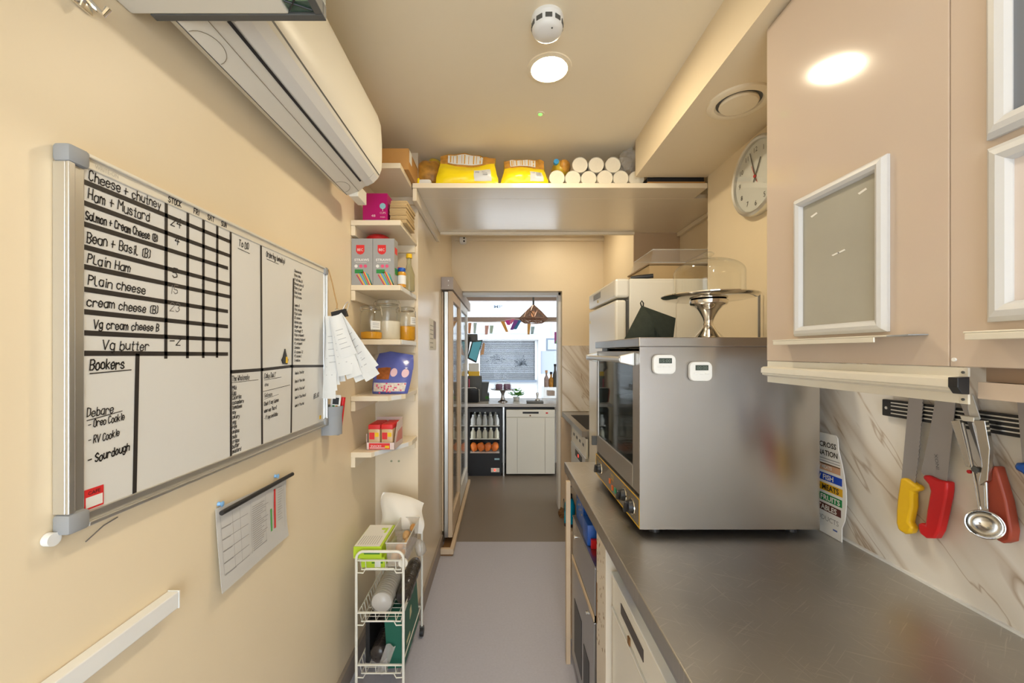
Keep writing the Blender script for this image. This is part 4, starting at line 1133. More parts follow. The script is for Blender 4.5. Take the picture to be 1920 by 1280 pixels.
b.sheet(lambda u, v: (-.02 + .04 * u, .006 * math.sin(8 * u + 5 * v), -.04 + .13 * v), 5, 8, (0, .0006, 0)); build('film_tail', b, M_film, smooth=True, label='loose tail of clear film over the front of the bottom basket', cat='wrapping')
b = MB(); b.box(-.594, -.575, 1.74, 2.03, .112, .30); build('black_tray', b, M_black, label='black tray standing on edge against the left of the bottom basket', cat='tray', bevel=.003)

# ================================================================== ON THE OVERHEAD SHELF
ZT = 2.3355
def snack_bag(x0, x1, y, h, label, tilt=0.0, lab=True, seed=0.0, name='yellow_bag'):
    t = thing(name, label, 'bag', ((x0 + x1) / 2, y + .09, ZT), 'yellow bags on the overhead shelf')
    w = x1 - x0; d = .155
    from mathutils import noise as NZ
    def wob(u, v, k): return NZ.noise(Vector((u * 6 + seed * 3, v * 5 + k, seed)))
    def surf(u, v, front=True):
        # the yellow front panel from the shelf up to the fold
        edge = 1 - abs(2 * u - 1) ** 6
        x = x0 + w * u - (u - .5) * .05 * v + .004 * wob(u, v, 7)
        dip = .10 * math.sin(PI * min(1, max(0, (u - .1) * 1.2))) if tilt == 0 else .16 * (abs(u - .42) ** 1.2)
        z = ZT + .0006 + h * (.635 - dip) * v
        yy = y - .022 * math.sin(PI * min(1, v * 1.05)) * edge + .026 * v ** 2 + .006 * wob(u, v, 3) * (1 if v > 0 else 0)
        return Vector((x, yy, max(z, ZT + .0005)))
    def top(u, v):
        p = surf(u, 1); edge = 1 - abs(2 * u - 1) ** 8
        zt_ = ZT + h * (.97 + .05 * wob(u, 0, 11)) - (.012 if tilt == 0 and u > .75 else 0)
        return Vector((p.x + .010 * (u - .5) * v, p.y + .034 * v + .010 * wob(u, v, 5) * v, p.z + (zt_ - p.z) * v * (.86 + .14 * edge)))
    def back(u, v):
        p = top(u, 1)
        return Vector((p.x, p.y + (d - .07) * math.sin(v * PI / 2) + .002, max(ZT + .0005, p.z - (p.z - ZT) * v ** 2)))
    b = MB(); b.sheet(lambda u, v: surf(u, v), 18, 10); b.sheet(lambda u, v: back(u, v), 18, 8)
    # closed ends
    for u in (0, 1):
        ring = [surf(u, k / 10) for k in range(11)] + [top(u, k / 6) for k in range(1, 7)] + [back(u, k / 8) for k in range(1, 9)]
        b.f([b.v(p) for p in ring])
    build('bag', b, M_yelbag, t, smooth=True)
    b = MB(); b.sheet(top, 18, 6); build('printed_top', b, M_orangeprint, t, smooth=True)
    b = MB(); b.sheet(lambda u, v: top(.14 + .64 * u, .12 + .76 * v) + Vector((0, -.0022, .0016)), 10, 4); build('text_panel', b, M_paper, t, smooth=True)
    b = MB()
    for k in range(9):
        u = .17 + .070 * k + (.02 if k % 3 == 0 else 0)
        ribbon(b, top(u, .2) + Vector((0, -.0035, .0026)), top(u, .8) + Vector((0, -.0035, .0026)), (0, -1, .3), .0030 if k % 2 else .006)
    build('print', b, mat('orange_print', (.75, .40, .05), .5), t)
    if lab:
        b = MB(); b.sheet(lambda u, v: surf(.62 + .28 * u, .16 + .52 * v) + Vector((0, -.0018, 0)), 6, 5); lp = build('label_panel', b, mat('pale_grey_label', (.60, .60, .58), .3), t, smooth=True)
        b = MB(); 
        p = surf(.64, .62) + Vector((0, -.0045, 0)); b.box(p.x, p.x + .02, p.y, p.y + .001, p.z - .022, p.z - .002)
        for k in range(3):
            q = surf(.76, .60 - k * .08) + Vector((0, -.0045, 0)); b.box(q.x, q.x + .024, q.y, q.y + .001, q.z - .004, q.z)
        build('label_print', b, M_print, lp)
    return t
snack_bag(-.345, -.012, 2.068, .196, 'left of the two large yellow bags on the overhead shelf', 0.0, True, 0.3)
snack_bag(-.006, .248, 2.066, .166, 'right of the two large yellow bags on the overhead shelf, beside the cups', .4, True, 2.0)
t = thing('folded_bag', 'crumpled orange and yellow bag behind the left yellow bag, next to the cardboard box', 'bag', (-.40, 2.25, ZT))
b = MB(); b.blob((-.402, 2.24, ZT + .126), (.066, .060, .082), 22, 14, .22, 14, 2.6, seed=3); build('bag', b, M_orangeprint, t, smooth=True)
b = MB(); b.blob((-.370, 2.26, ZT + .134), (.055, .06, .084), 20, 12, .2, 16, 2.6, seed=5); build('yellow_side', b, mat('ochre_film', (.66, .44, .03), .3, var=.2, vscale=20), t, smooth=True)
t = thing('white_packet', 'small white and yellow packet lying under the crumpled bag at the left', 'packet', (-.40, 2.12, ZT))
b = MB(); b.rbox(-.438, -.368, 2.082, 2.16, ZT + .0005, ZT + .042, .012); build('packet', b, M_paper, t, smooth=True)
b = MB(); b.rbox(-.441, -.428, 2.081, 2.16, ZT + .012, ZT + .046, .005); build('yellow_end', b, M_yelbag, t, smooth=True)
t = thing('small_bag', 'small yellow and orange bag with a blue spot lying on the leftmost cups', 'bag', (.31, 2.20, ZT + .085))
b = MB(); b.blob((.322, 2.20, ZT + .128), (.048, .09, .040), 20, 12, .2, 14, 2.8, seed=8); build('bag', b, mat('ochre_film', (.66, .44, .03), .3, var=.2, vscale=20), t, smooth=True)
b = MB(); b.blob((.338, 2.17, ZT + .130), (.036, .07, .034), 16, 10, .25, 20, 2.4, seed=2); build('orange_side', b, M_orangeprint, t, smooth=True)
b = MB(); b.cyl((.292, 2.112, ZT + .146), (.292, 2.13, ZT + .146), .014, n=14); build('blue_spot', b, mat('sky_blue_print', (.05, .35, .70), .5), t)
# sleeves of paper cups, seen from their bases
def cup_stack(x, z, y0, label, wrapped):
    t = thing('cup_stack', label, 'cups', (x, y0, z - .041), 'stacks of paper cups lying on the overhead shelf')
    b = MB(); prof = [(.0385, .004), (.040, 0), (.0412, .012)]
    for k in range(14): prof += [(.0416, .014 + k * .018), (.0405, .016 + k * .018), (.0412, .031 + k * .018)]
    c = Vector((x, y0, z)); b.lathe(c, prof, (0, 1, 0), 30, cap0=False); build('cups', b, M_cup, t, smooth=True)
    b = MB(); b.lathe(c, [(.0388, .004), (.001, .004)], (0, 1, 0), 30, cap0=False, cap1=False); build('base', b, mat('cup_base', (.80, .72, .56), .7, var=.05, vscale=80), t)
    if wrapped:
        b = MB(); pr = [(.043 + .0012 * math.sin(k * 3.1), -.002 + k * .027) for k in range(11)]
        b.lathe(c, pr, (0, 1, 0), 26, cap0=False); build('film', b, M_film, t, smooth=True)
    return t
bx = [.290 + .0835 * k for k in range(6)]
nm = ['leftmost', 'second from the left', 'third from the left', 'fourth from the left', 'second from the right', 'rightmost']
for k, x in enumerate(bx):
    cup_stack(x, ZT + .0425, 2.075 + (.004 * (k % 3)), nm[k] + ' paper cup stack in the bottom row on the overhead shelf', False)
for k, x in enumerate((.412, .497, .585)):
    cup_stack(x, ZT + .115, 2.085, ['left', 'middle', 'right'][k] + ' film-wrapped paper cup stack in the upper row on the overhead shelf', True)
from mathutils import noise as NZ2
b = MB()
def crum(u, v):
    a = 2 * PI * u; rr = .040 * (1 + .3 * math.sin(3 * a + v * 5)) * (.5 + .8 * math.sin(PI * min(.98, .15 + .85 * v)))
    k = 1 + .5 * NZ2.noise(Vector((math.cos(a) * 2.2, math.sin(a) * 2.2, v * 6)))
    return (.672 + k * rr * math.cos(a) * .95 + .012 * v, 2.13 + k * rr * math.sin(a), ZT + .088 + .128 * v)
b.sheet(crum, 26, 16); build('clear_bag', b, M_film, smooth=True, label='crumpled clear plastic bag at the right end of the cups, beside the boxing', cat='bag')
t = thing('dark_tray', 'dark flat trays in the gap under the boxing, right end of the overhead shelf', 'tray', (.88, 2.2, ZT))
b = MB(); b.box(.753, 1.05, 2.05, 2.75, ZT + .0005, ZT + .012); build('board', b, M_card, t)
b = MB(); b.box(.755, 1.05, 2.06, 2.75, ZT + .0125, ZT + .040); build('tray', b, M_black, t, bevel=.004)
b = MB(); b.box(.80, .93, 2.13, 2.5, ZT + .0405, ZT + .044); build('tray_lid', b, M_grey, t)
for (x, w2) in ((.455, 0), (.54, 0)): pass

# ================================================================== WORKTOP AND WHAT STANDS UNDER IT
WX, WY1 = .327, 2.07
t = thing('worktop', 'long scratched stainless steel worktop along the right wall', 'worktop', (.69, .6, .86))
build('top', MB().box(WX, XR - .009, -1.2, WY1, .862, ZW), M_worktop, t, bevel=.003)
build('front_lip', MB().box(WX + .002, WX + .02, -1.2, WY1, .850, .8615), M_steel, t)
# end post and panels
b = MB(); b.box(.306, .326, 1.876, 1.896, 0, .86); p_ = build('end_post', b, M_timber, label='slim beige timber post under the far end of the worktop', cat='post')
b = MB(); b.box(.332, 1.0, 2.045, 2.065, 0, .855); build('timber_upright', b, M_timber, label='beige timber end panel under the far end of the worktop', cat='panel')
t = thing('divider_post', 'chipped white timber upright between the steel drawers and the white fridge', 'post', (.35, 1.34, 0))
build('post', MB().box(.336, .40, 1.283, 1.405, 0, .848), M_chip, t, bevel=.002)
b = MB()
for k in range(44):
    y = 1.285 + random.random() ** .6 * .115; z = .46 + .36 * random.random()
    s = random.uniform(.002, .006)
    b.prism([(.3357, y, z), (.3357, y + s, z + s * .3), (.3357, y + s * .8, z + s * 2.2), (.3357, y + s * .1, z + s * 1.5)], (.0004, 0, 0))
build('chip', b, M_rust, t, label='brown chipped patches')['kind'] = 'stuff'
b = MB(); b.box(.3350, .338, 1.395, 1.405, .52, .66); build('rust_streak', b, M_rust, t)

# steel drawer unit
sx = .334
t = thing('drawer_fridge', 'stainless steel two-drawer undercounter unit beneath the oven end of the worktop', 'drawer unit', (.65, 1.64, 0))
build('body', MB().box(sx + .03, .98, 1.425, 1.865, .02, .698), M_steel, t)
build('top_panel', MB().box(sx, .98, 1.42, 1.87, .6985, .706), M_steel, t)
d = build('drawer', MB().box(sx, sx + .028, 1.425, 1.865, .525, .696), M_steel, t, bevel=.003)
build('edge_strip', MB().box(sx - .004, sx - .0005, 1.425, 1.865, .505, .524), M_timber, t)
d2 = build('drawer', MB().box(sx - .003, sx + .027, 1.425, 1.865, .06, .500), M_steel, t, bevel=.003)
build('lock', MB().cyl((sx - .0005, 1.79, .64), (sx - .006, 1.79, .64), .008, n=16), M_chrome, d)
build('lock', MB().cyl((sx - .0035, 1.53, .47), (sx - .009, 1.53, .47), .008, n=16), M_chrome, d2)
build('grip_slot', MB().box(sx - .0045, sx - .0032, 1.64, 1.80, .12, .36), M_black, d2)
build('grip_slot', MB().box(sx - .0045, sx - .0032, 1.50, 1.60, .10, .30), M_black, d2)
# bottles and boxes in the slot between worktop and drawer unit
t = thing('squeeze_bottle', 'turquoise spray bottle with black trigger in the gap under the worktop', 'bottle', (.345, 1.86, .706))
c = Vector((.312, 1.935, .60))
c = Vector((.352, 1.905, .70))
build('shelf_ledge', MB().box(.336, .95, 1.90, 2.04, .60, .615), M_timber, label='beige timber ledge behind the end post', cat='shelf')
t.location = (.325, 1.965, .616); ORG[t.name] = Vector(t.location); c = Vector((.337, 1.965, .616))
b = MB(); b.lathe(c, [(.024, 0), (.027, .006), (.027, .05), (.025, .055), (.027, .06), (.027, .10), (.015, .135)], n=22); build('bottle_body', b, M_cyan, t, smooth=True)
b = MB(); b.lathe(c, [(.028, .0005), (.028, .016)], n=22, cap0=False, cap1=False); build('base_band', b, M_black, t)
b = MB(); b.lathe(c + Vector((0, 0, .135)), [(.014, 0), (.013, .02)], n=16); b.tube([c + Vector(p) for p in ((0, 0, .15), (0, .0, .195), (-.002, -.028, .20))], .006, 8); b.tube([c + Vector(p) for p in ((0, -.012, .19), (-.004, -.022, .16), (-.004, -.016, .135))], .003, 6); build('trigger', b, M_black, t)
b = MB(); b.tube([c + Vector((-.028, .02 * math.cos(a), .10 + .03 * math.sin(a))) for a in [2 * PI * k / 16 for k in range(17)]], .0015, 5); build('wire_loop', b, M_black, t)
t = thing('blue_box', 'tall blue card box with small yellow marks in the gap above the steel drawers', 'box', (.40, 1.77, .7065))
build('carton', MB().box(.350, .46, 1.70, 1.855, .7065, .846), M_blue, t)
b = MB()
for k in range(6): b.box(.3492, .3498, 1.725 + .02 * k, 1.733 + .02 * k, .76 + .015 * (k % 3), .767 + .015 * (k % 3))
build('yellow_mark', b, M_yel, t)
t = thing('blue_cup', 'small blue plastic tub overhanging the front of the steel drawer unit', 'tub', (.38, 1.62, .7065))
b = MB(); b.rbox(.338, .45, 1.565, 1.66, .7065, .79, .006); build('tub', b, M_blue, t, smooth=True)
build('red_packet', MB().box(.350, .42, 1.545, 1.560, .7065, .74), M_red, label='small red packet beside the blue tub on the steel drawer unit', cat='packet')

# white undercounter fridge
fx = .352
t = thing('undercounter_fridge', 'cream white undercounter fridge beneath the near end of the worktop', 'fridge', (.65, .97, 0))
build('body', MB().box(fx + .045, .99, .66, 1.265, .05, .755), M_whiteware, t, bevel=.004)
build('plinth', MB().box(fx + .06, .99, .68, 1.25, 0, .0495), M_black, t)
d = build('door', MB().box(fx, fx + .044, .66, 1.268, .06, .657), M_whiteware, t, bevel=.008)
build('control_band', MB().box(fx, fx + .044, .66, 1.268, .664, .766), M_whiteware, t, bevel=.008)
build('top_edge', MB().box(fx - .003, fx + .044, .655, 1.27, .7665, .772), M_white, t, bevel=.002)
build('seam_strip', MB().box(fx - .002, fx + .03, .66, 1.268, .658, .663), M_white, t)
build('label_slot', MB().box(fx - .0015, fx - .0002, .985, 1.17, .703, .733), mat('brown_black_slot', (.06, .045, .04), .4), t)
build('lock', MB().box(fx - .004, fx - .0002, 1.085, 1.10, .668, .688), M_rust, t)
b = MB(); b.box(fx + .01, .9, .67, 1.26, .7725, .776); 
t = thing('blue_scoop', 'dark blue plastic scoop tub on top of the undercounter fridge', 'tub', (.42, 1.16, .7725))
b = MB(); b.lathe((.405, 1.165, .7725), [(.032, 0), (.042, .07)], n=24); build('tub', b, M_blue, t, smooth=True)
t = thing('white_carton', 'white carton with grey window and orange spot on top of the undercounter fridge', 'box', (.44, .96, .7725))
build('carton', MB().box(.37, .50, .87, 1.09, .7725, .835), M_paper, t)
build('grey_window', MB().box(.3690, .3697, 1.01, 1.07, .785, .825), M_grey, t)
build('orange_spot', MB().cyl((.3697, .925, .802), (.3690, .925, .802), .011, n=16), mat('orange_print', (.75, .40, .05), .5), t)
t = thing('teal_packet', 'teal and black packets at the far end of the undercounter fridge top', 'packet', (.42, 1.24, .7725))
build('packet', MB().box(.375, .50, 1.225, 1.262, .7725, .84), mat('teal_print', (.02, .18, .16), .5), t)
build('sleeve', MB().box(.373, .50, 1.212, 1.2245, .7725, .82), M_black, t)

# ================================================================== CONVECTION OVEN
OX0, OX1, OY0, OY1, OZ0, OZ1 = .429, .986, 1.233, 1.80, .921, 1.486
t = thing('convection_oven', 'large stainless steel convection oven with glass door standing on the worktop', 'oven', ((OX0 + OX1) / 2, (OY0 + OY1) / 2, ZW))
# shell open to the front so the cavity is real
b = MB()
b.box(OX0 - .0005, OX1, OY0, OY0 + .004, OZ0, OZ1); b.box(OX0 + .03, OX1, OY1 - .004, OY1, OZ0, OZ1)
b.box(OX1 - .004, OX1, OY0 + .004, OY1 - .004, OZ0, OZ1); b.box(OX0 + .03, OX1 - .004, OY0 + .004, OY1 - .004, OZ0, OZ0 + .004)
build('casing', b, M_oven, t)
build('top_cap', MB().box(OX0 - .004, OX1 + .004, OY0 - .004, OY1 + .004, OZ1 + .0005, OZ1 + .030), M_oven, t, bevel=.003)
b = MB()
b.box(OX0 + .026, OX0 + .034, OY0 + .004, OY0 + .05, 1.03, OZ1); b.box(OX0 + .026, OX0 + .034, OY1 - .09, OY1 - .004, 1.03, OZ1)
b.box(OX0 + .034, .90, OY0 + .046, OY0 + .05, 1.03, 1.47); b.box(OX0 + .034, .90, OY1 - .09, OY1 - .086, 1.03, 1.47); b.box(.90, .904, OY0 + .05, OY1 - .09, 1.03, 1.47)
b.box(OX0 + .034, .90, OY0 + .05, OY1 - .09, 1.03, 1.034); b.box(OX0 + .034, .90, OY0 + .05, OY1 - .09, 1.466, 1.47)
build('cavity', b, M_inside, t)
for z in (1.11, 1.20, 1.29, 1.38):
    b = MB(); ya, yb = OY0 + .055, OY1 - .095
    b.tube([(OX0 + .05, ya, z), (.88, ya, z), (.88, yb, z), (OX0 + .05, yb, z), (OX0 + .05, ya, z)], .003, 6)
    for k in range(9):
        y = ya + (yb - ya) * (k + 1) / 10; b.tube([(OX0 + .05, y, z), (.88, y, z)], .0018, 5)
    build('rack', b, M_chrome, t)
# front: door
dz0, dz1 = 1.026, 1.474
b = MB()
b.box(OX0, OX0 + .024, OY0 + .006, OY0 + .070, dz0, dz1); b.box(OX0, OX0 + .024, OY1 - .030, OY1 - .006, dz0, dz1)
b.box(OX0, OX0 + .024, OY0 + .070, OY1 - .030, dz0, dz0 + .075); b.box(OX0, OX0 + .024, OY0 + .070, OY1 - .030, dz1 - .02, dz1)
dr = build('door', b, M_steel, t, bevel=.003)
build('door_glass', MB().box(OX0 + .004, OX0 + .010, OY0 + .070, OY1 - .030, dz0 + .075, dz1 - .02), M_ovenglass, dr)
b = MB(); b.tube([(OX0 - .040, OY0 + .05, 1.446), (OX0 - .040, OY1 - .02, 1.446)], .010, 12); build('handle', b, M_alu, dr, smooth=True)
for y in (OY0 + .045, OY1 - .03):
    b = MB(); b.prism([(OX0, y, 1.425), (OX0, y, 1.470), (OX0 - .048, y, 1.458), (OX0 - .048, y, 1.436)], (0, .022, 0)); build('handle_bracket', b, M_alu, dr, bevel=.003)
b = MB(); b.box(OX0 - .018, OX0 + .02, OY1 + .0005, OY1 + .016, 1.05, 1.09); build('hinge', b, M_dgrey, t)
build('door_gap', MB().box(OX0 + .004, OX0 + .03, OY0 + .005, OY1 - .001, 1.016, 1.024), M_black, t)
pan = build('control_panel', MB().box(OX0 - .001, OX0 + .03, OY0 + .0045, OY1, OZ0 + .002, 1.014), mat('grey_brown_panel', (.16, .145, .13), .35), t)
b = MB(); X_ = OX0 - .0014
for (y0, y1, z0, z1) in ((OY0, OY1, 1.0105, 1.014), (OY0, OY1, OZ0 + .002, OZ0 + .0055), (OY0, OY0 + .004, OZ0 + .0055, 1.0105), (OY1 - .004, OY1, OZ0 + .0055, 1.0105)): b.box(X_ - .0004, X_ + .0003, y0, y1, z0, z1)
build('yellow_border', b, mat('yellow_orange_line', (.80, .46, .01), .4), pan)
def knob(y, z, r):
    b = MB(); b.lathe((X_, y, z), [(r * 1.05, 0), (r, .010), (r * .92, .016), (r * .5, .017)], (-1, 0, 0), 24)
    b.M = Matrix.Translation((X_ - .012, y, z)) @ Matrix.Rotation(R(25), 4, 'X'); b.rbox(-.016, 0, -r * .25, r * .25, -r, r, .003)
    k = build('control_knob', b, M_black, t, smooth=True)
    b = MB(); b.lathe((X_, y, z), [(r * 1.25, 0), (r * 1.22, .002), (r * 1.08, .0021)], (-1, 0, 0), 24, cap1=False); build('skirt', b, M_chrome, k)
    b = MB()
    for j in range(11):
        a = PI * (.75 + 1.5 * j / 10) * -1; ribbon(b, (X_ - .0006, y + r * 1.4 * math.cos(a), z + r * 1.4 * math.sin(a)), (X_ - .0006, y + r * 1.75 * math.cos(a), z + r * 1.75 * math.sin(a)), (-1, 0, 0), .0018)
    build('dial_mark', b, mat('yellow_orange_line', (.80, .46, .01), .4), k)
knob(1.302, .966, .021); knob(1.385, .974, .019); knob(1.715, .970, .019)
b = MB(); b.box(X_ - .0008, X_, 1.335, 1.362, .938, .946); build('indicator', b, mat('lime_indicator', (.55, .70, .02), .4), pan)
b = MB()
for y, z in ((1.565, .965), (1.53, .950)): b.box(X_ - .004, X_, y - .007, y + .007, z - .010, z + .008)
build('orange_lamp', b, mat('orange_lamp', (.75, .16, .02), .3), pan)
b = MB(); b.box(X_ - .004, X_, 1.483, 1.497, .944, .962); build('green_lamp', b, mat('green_lamp', (.02, .30, .15), .3), pan)
b = MB(); printed(b, 'CONVECTION', (X_ - .0004, OY1 - .02, .994), (0, -1, 0), Wv, .009, (-1, 0, 0), fit=.085); printed(b, 'GRILL', (X_ - .0004, 1.555, .990), (0, -1, 0), Wv, .010, (-1, 0, 0), fit=.045); printed(b, 'OVEN', (X_ - .0004, 1.555, .976), (0, -1, 0), Wv, .010, (-1, 0, 0), fit=.040); build('yellow_print', b, mat('yellow_orange_line', (.80, .46, .01), .4), pan)
for x in (OX0 + .06, OX1 - .06):
    for y in (OY0 + .04, OY1 - .04):
        b = MB(); b.lathe((x, y, ZW + .0003), [(.016, 0), (.014, .004), (.012, .0205)], n=16); build('foot', b, M_black, t)
# kitchen timers on the oven side
def timer(px0, py0, px1, py1, label, dig):
    a, c2 = at(px0, py0, OY0 - .01), at(px1, py1, OY0 - .01)
    x0, x1, z1, z0 = a.x, c2.x, a.z, c2.z
    s = thing('kitchen_timer', label, 'timer', ((x0 + x1) / 2, OY0 - .008, z0), 'white kitchen timers stuck on the oven side')
    b = MB(); b.rbox(x0, x1, OY0 - .017, OY0 - .001, z0, z1, .0065)
    t2 = bmesh.new(); b.bm.free(); b = MB()
    pts = []; r = .016
    for (cx, cz, a0) in ((x1 - r, z1 - r, 0), (x0 + r, z1 - r, 90), (x0 + r, z0 + r, 180), (x1 - r, z0 + r, 270)):
        for k in range(7): pts.append((cx + r * math.cos(R(a0 + 15 * k)), OY0 - .0165, cz + r * math.sin(R(a0 + 15 * k))))
    b.prism(pts, (0, .0158, 0)); t2.free()
    build('case', b, M_white, s, bevel=.003)
    w = x1 - x0; h = z1 - z0
    b = MB(); b.box(x0 + w * .24, x1 - w * .19, OY0 - .0176, OY0 - .0167, z1 - h * .44, z1 - h * .17); d = build('display', b, mat('dark_lcd', (.05, .065, .055), .2), s)
    b = MB(); printed(b, dig, (x0 + w * .30, OY0 - .0177, z1 - h * .39), UX, Wv, h * .16, NX, fit=w * .45); build('digits', b, mat('lcd_digit', (.16, .20, .17), .5), d)
    for k in range(3):
        b = MB(); b.rbox(x0 + w * (.17 + .25 * k), x0 + w * (.35 + .25 * k), OY0 - .0185, OY0 - .0166, z1 - h * .64, z1 - h * .56, .0008); build('button', b, M_white, s, smooth=True)
timer(1224, 665, 1266, 701, 'left one of two white kitchen timers stuck on the oven side', '15:00')
timer(1292, 678, 1334, 714, 'right, slightly lower one of two white kitchen timers stuck on the oven side', '00:00')

# cake stand on the oven
TOP = OZ1 + .0302
c = Vector((.78, 1.50, TOP))
t = thing('cake_stand', 'polished silver pedestal cake stand on top of the oven', 'cake stand', c)
b = MB(); b.lathe(c, [(.060, 0), (.060, .005), (.052, .009), (.048, .014), (.030, .034), (.019, .052), (.016, .066), (.020, .082), (.034, .108), (.050, .126), (.062, .130), (.066, .136), (.066, .148), (.060, .152)], n=44); build('pedestal', b, M_chrome, t, smooth=True, angle=50)
b = MB(); b.lathe(c + Vector((0, 0, .1525)), [(.140, 0), (.160, .004), (.168, .010), (.168, .013), (.164, .013), (.152, .007), (.001, .006)], n=56, cap1=False); build('plate', b, M_chrome, t, smooth=True, angle=50)
c2 = c + Vector((0, 0, .160))
t = thing('cake_dome', 'clear glass cake dome with knob covering the cake stand on the oven', 'dome', c2)
b = MB(); prof = [(.122, 0), (.122, .09)]
for k in range(1, 12): a = (PI / 2) * k / 12; prof.append((.122 * math.cos(a), .09 + .055 * math.sin(a)))
prof.append((.010, .146))
b.lathe(c2, prof, n=48, cap0=False); build('dome', b, M_glass, t, smooth=True)
b = MB(); b.lathe(c2 + Vector((0, 0, .146)), [(.008, 0), (.007, .006), (.018, .012), (.020, .018), (.012, .024), (.001, .025)], n=24, cap1=False); build('knob', b, M_glass, t, smooth=True)
# pot holder
s = thing('pot_holder', 'black green cloth pot holder with hanging loop propped on the oven against the white fridge', 'pot holder', (.64, 1.72, TOP))
P_ = lambda px, py, Y: at(px, py, Y)
A = P_(1204, 573, 1.74); Rr = P_(1267, 596, 1.70); BR = P_(1262, 632, 1.66); BL = P_(1170, 632, 1.66); MD = P_(1226, 600, 1.64)
for q in (BR, BL): q.z = TOP + .0008
b = MB()
def quadpatch(a, bb, c3, d, th, n=8, bulge=.008):
    a, bb, c3, d = map(Vector, (a, bb, c3, d))
    b.sheet(lambda u, v: (a * (1 - u) * (1 - v) + bb * u * (1 - v) + c3 * u * v + d * (1 - u) * v) + Vector((0, -bulge * math.sin(PI * u) * math.sin(PI * v), 0)), n, n, th)
BM = (BL + BR) / 2 + Vector((.02, -.02, 0))
quadpatch(A, MD, BM, BL, (0, .010, 0)); quadpatch(A, Rr, BR, BM, (0, .010, 0))
build('cloth', b, M_cloth, s, smooth=True)
b = MB(); b.tube([A + Vector((.002, .004, -.01)), A + Vector((-.006, .004, .012)), A + Vector((0, .004, .022)), A + Vector((.007, .004, .012)), A + Vector((.006, .004, -.008))], .003, 8); build('loop', b, mat('black_cord', (.02, .02, .018), .9), s, smooth=True)
b = MB(); b.box(1.033, 1.041, 1.600, 1.604, 1.40, 1.715)
build('steel_upright', b, M_grey, label='narrow grey upright strip between the oven and the wall beside the wall cabinet', cat='strip')

# ================================================================== TALL WHITE FRIDGE
FX, FY0, FY1, FZ = .598, 2.09, 2.72, 1.857
t = thing('tall_fridge', 'tall cream white upright fridge behind the oven', 'fridge', (.9, 2.4, 0))
build('body', MB().box(FX + .075, 1.235, FY0, FY1, .06, FZ), M_whiteware, t, bevel=.006)
build('side_panel', MB().box(FX + .078, .915, FY0 - .004, FY0 - .0003, .10, FZ - .018), M_whiteware, t, bevel=.0015)
d = build('door', MB().box(FX, FX + .058, FY0 - .002, FY1, .12, 1.745), M_whiteware, t, bevel=.012)
build('gasket', MB().box(FX + .0585, FX + .0745, FY0 + .008, FY1 - .008, .12, 1.745), M_dgrey, t)
hd = build('header', MB().box(FX, FX + .0745, FY0 - .002, FY1, 1.757, FZ), M_whiteware, t, bevel=.012)
build('display', MB().box(FX - .0015, FX - .0002, 2.40, 2.58, 1.80, 1.835), M_grey, hd)
build('lock', MB().box(FX - .004, FX - .0002, 2.455, 2.475, 1.775, 1.79), mat('brass', (.55, .40, .15), .3, 1.0), hd)
b = MB(); b.box(FX - .03, FX - .0005, FY0 + .01, FY0 + .06, 1.02, 1.05); b.tube([(FX - .032, FY0 + .03, 1.03), (FX - .032, FY0 + .03, 1.30)], .008, 8); build('handle', b, M_black, d)
build('lock', MB().box(FX - .003, FX - .0002, FY1 - .05, FY1 - .035, 1.66, 1.68), mat('brass', (.55, .40, .15), .3, 1.0), d)
build('foot', MB().box(FX + .08, 1.2, FY0 + .03, FY1 - .03, 0, .0595), M_black, t)
s = thing('storage_box', 'tan lidded box on top of the tall white fridge', 'box', (1.0, 2.36, FZ))
build('carton', MB().box(.818, 1.20, 2.20, 2.56, FZ + .0005, FZ + .095), mat('tan_box', (.50, .36, .19), .5, var=.05), s, bevel=.003)
build('rim', MB().box(.812, 1.206, 2.194, 2.566, FZ + .0955, FZ + .103), mat('dark_tan_rim', (.28, .19, .10), .5), s)
s = thing('clear_tray', 'clear plastic tray upside down on the tan box on top of the tall fridge', 'tray', (1.0, 2.35, FZ + .103))
x0, x1, y0, y1, z0, z1 = .825, 1.19, 2.20, 2.55, FZ + .1035, FZ + .185
b = MB()
r0 = [(x0, y0, z0), (x1, y0, z0), (x1, y1, z0), (x0, y1, z0)]; r1 = [(x0 + .02, y0 + .02, z1), (x1 - .02, y0 + .02, z1), (x1 - .02, y1 - .02, z1), (x0 + .02, y1 - .02, z1)]
a = [b.v(p) for p in r0]; c3 = [b.v(p) for p in r1]; b.skin(a, c3); b.f(c3)
build('tray', b, M_tub, s)
b = MB(); b.tube([Vector(p) for p in r0 + r0[:1]], .004, 6); b.tube([Vector(p) for p in r1 + r1[:1]], .003, 6); build('rim', b, clear('tub_rim', (.96, .95, .92), .1, .5, (.9, .88, .82)), s)
s = thing('spatula', 'steel spatula with black handle lying on the front edge of the tall fridge', 'spatula', (.72, 2.15, FZ))
b = MB(); b.prism([(.64, 2.40, FZ + .002), (.61, 2.38, FZ + .002), (.70, 2.16, FZ + .006), (.715, 2.17, FZ + .006)], (0, 0, .002)); build('blade', b, M_alu, s)
b = MB(); b.tube([(.705, 2.165, FZ + .0135), (.745, 2.14, FZ + .016), (.81, 2.125, FZ + .020)], .012, 10); build('handle', b, M_black, s, smooth=True)

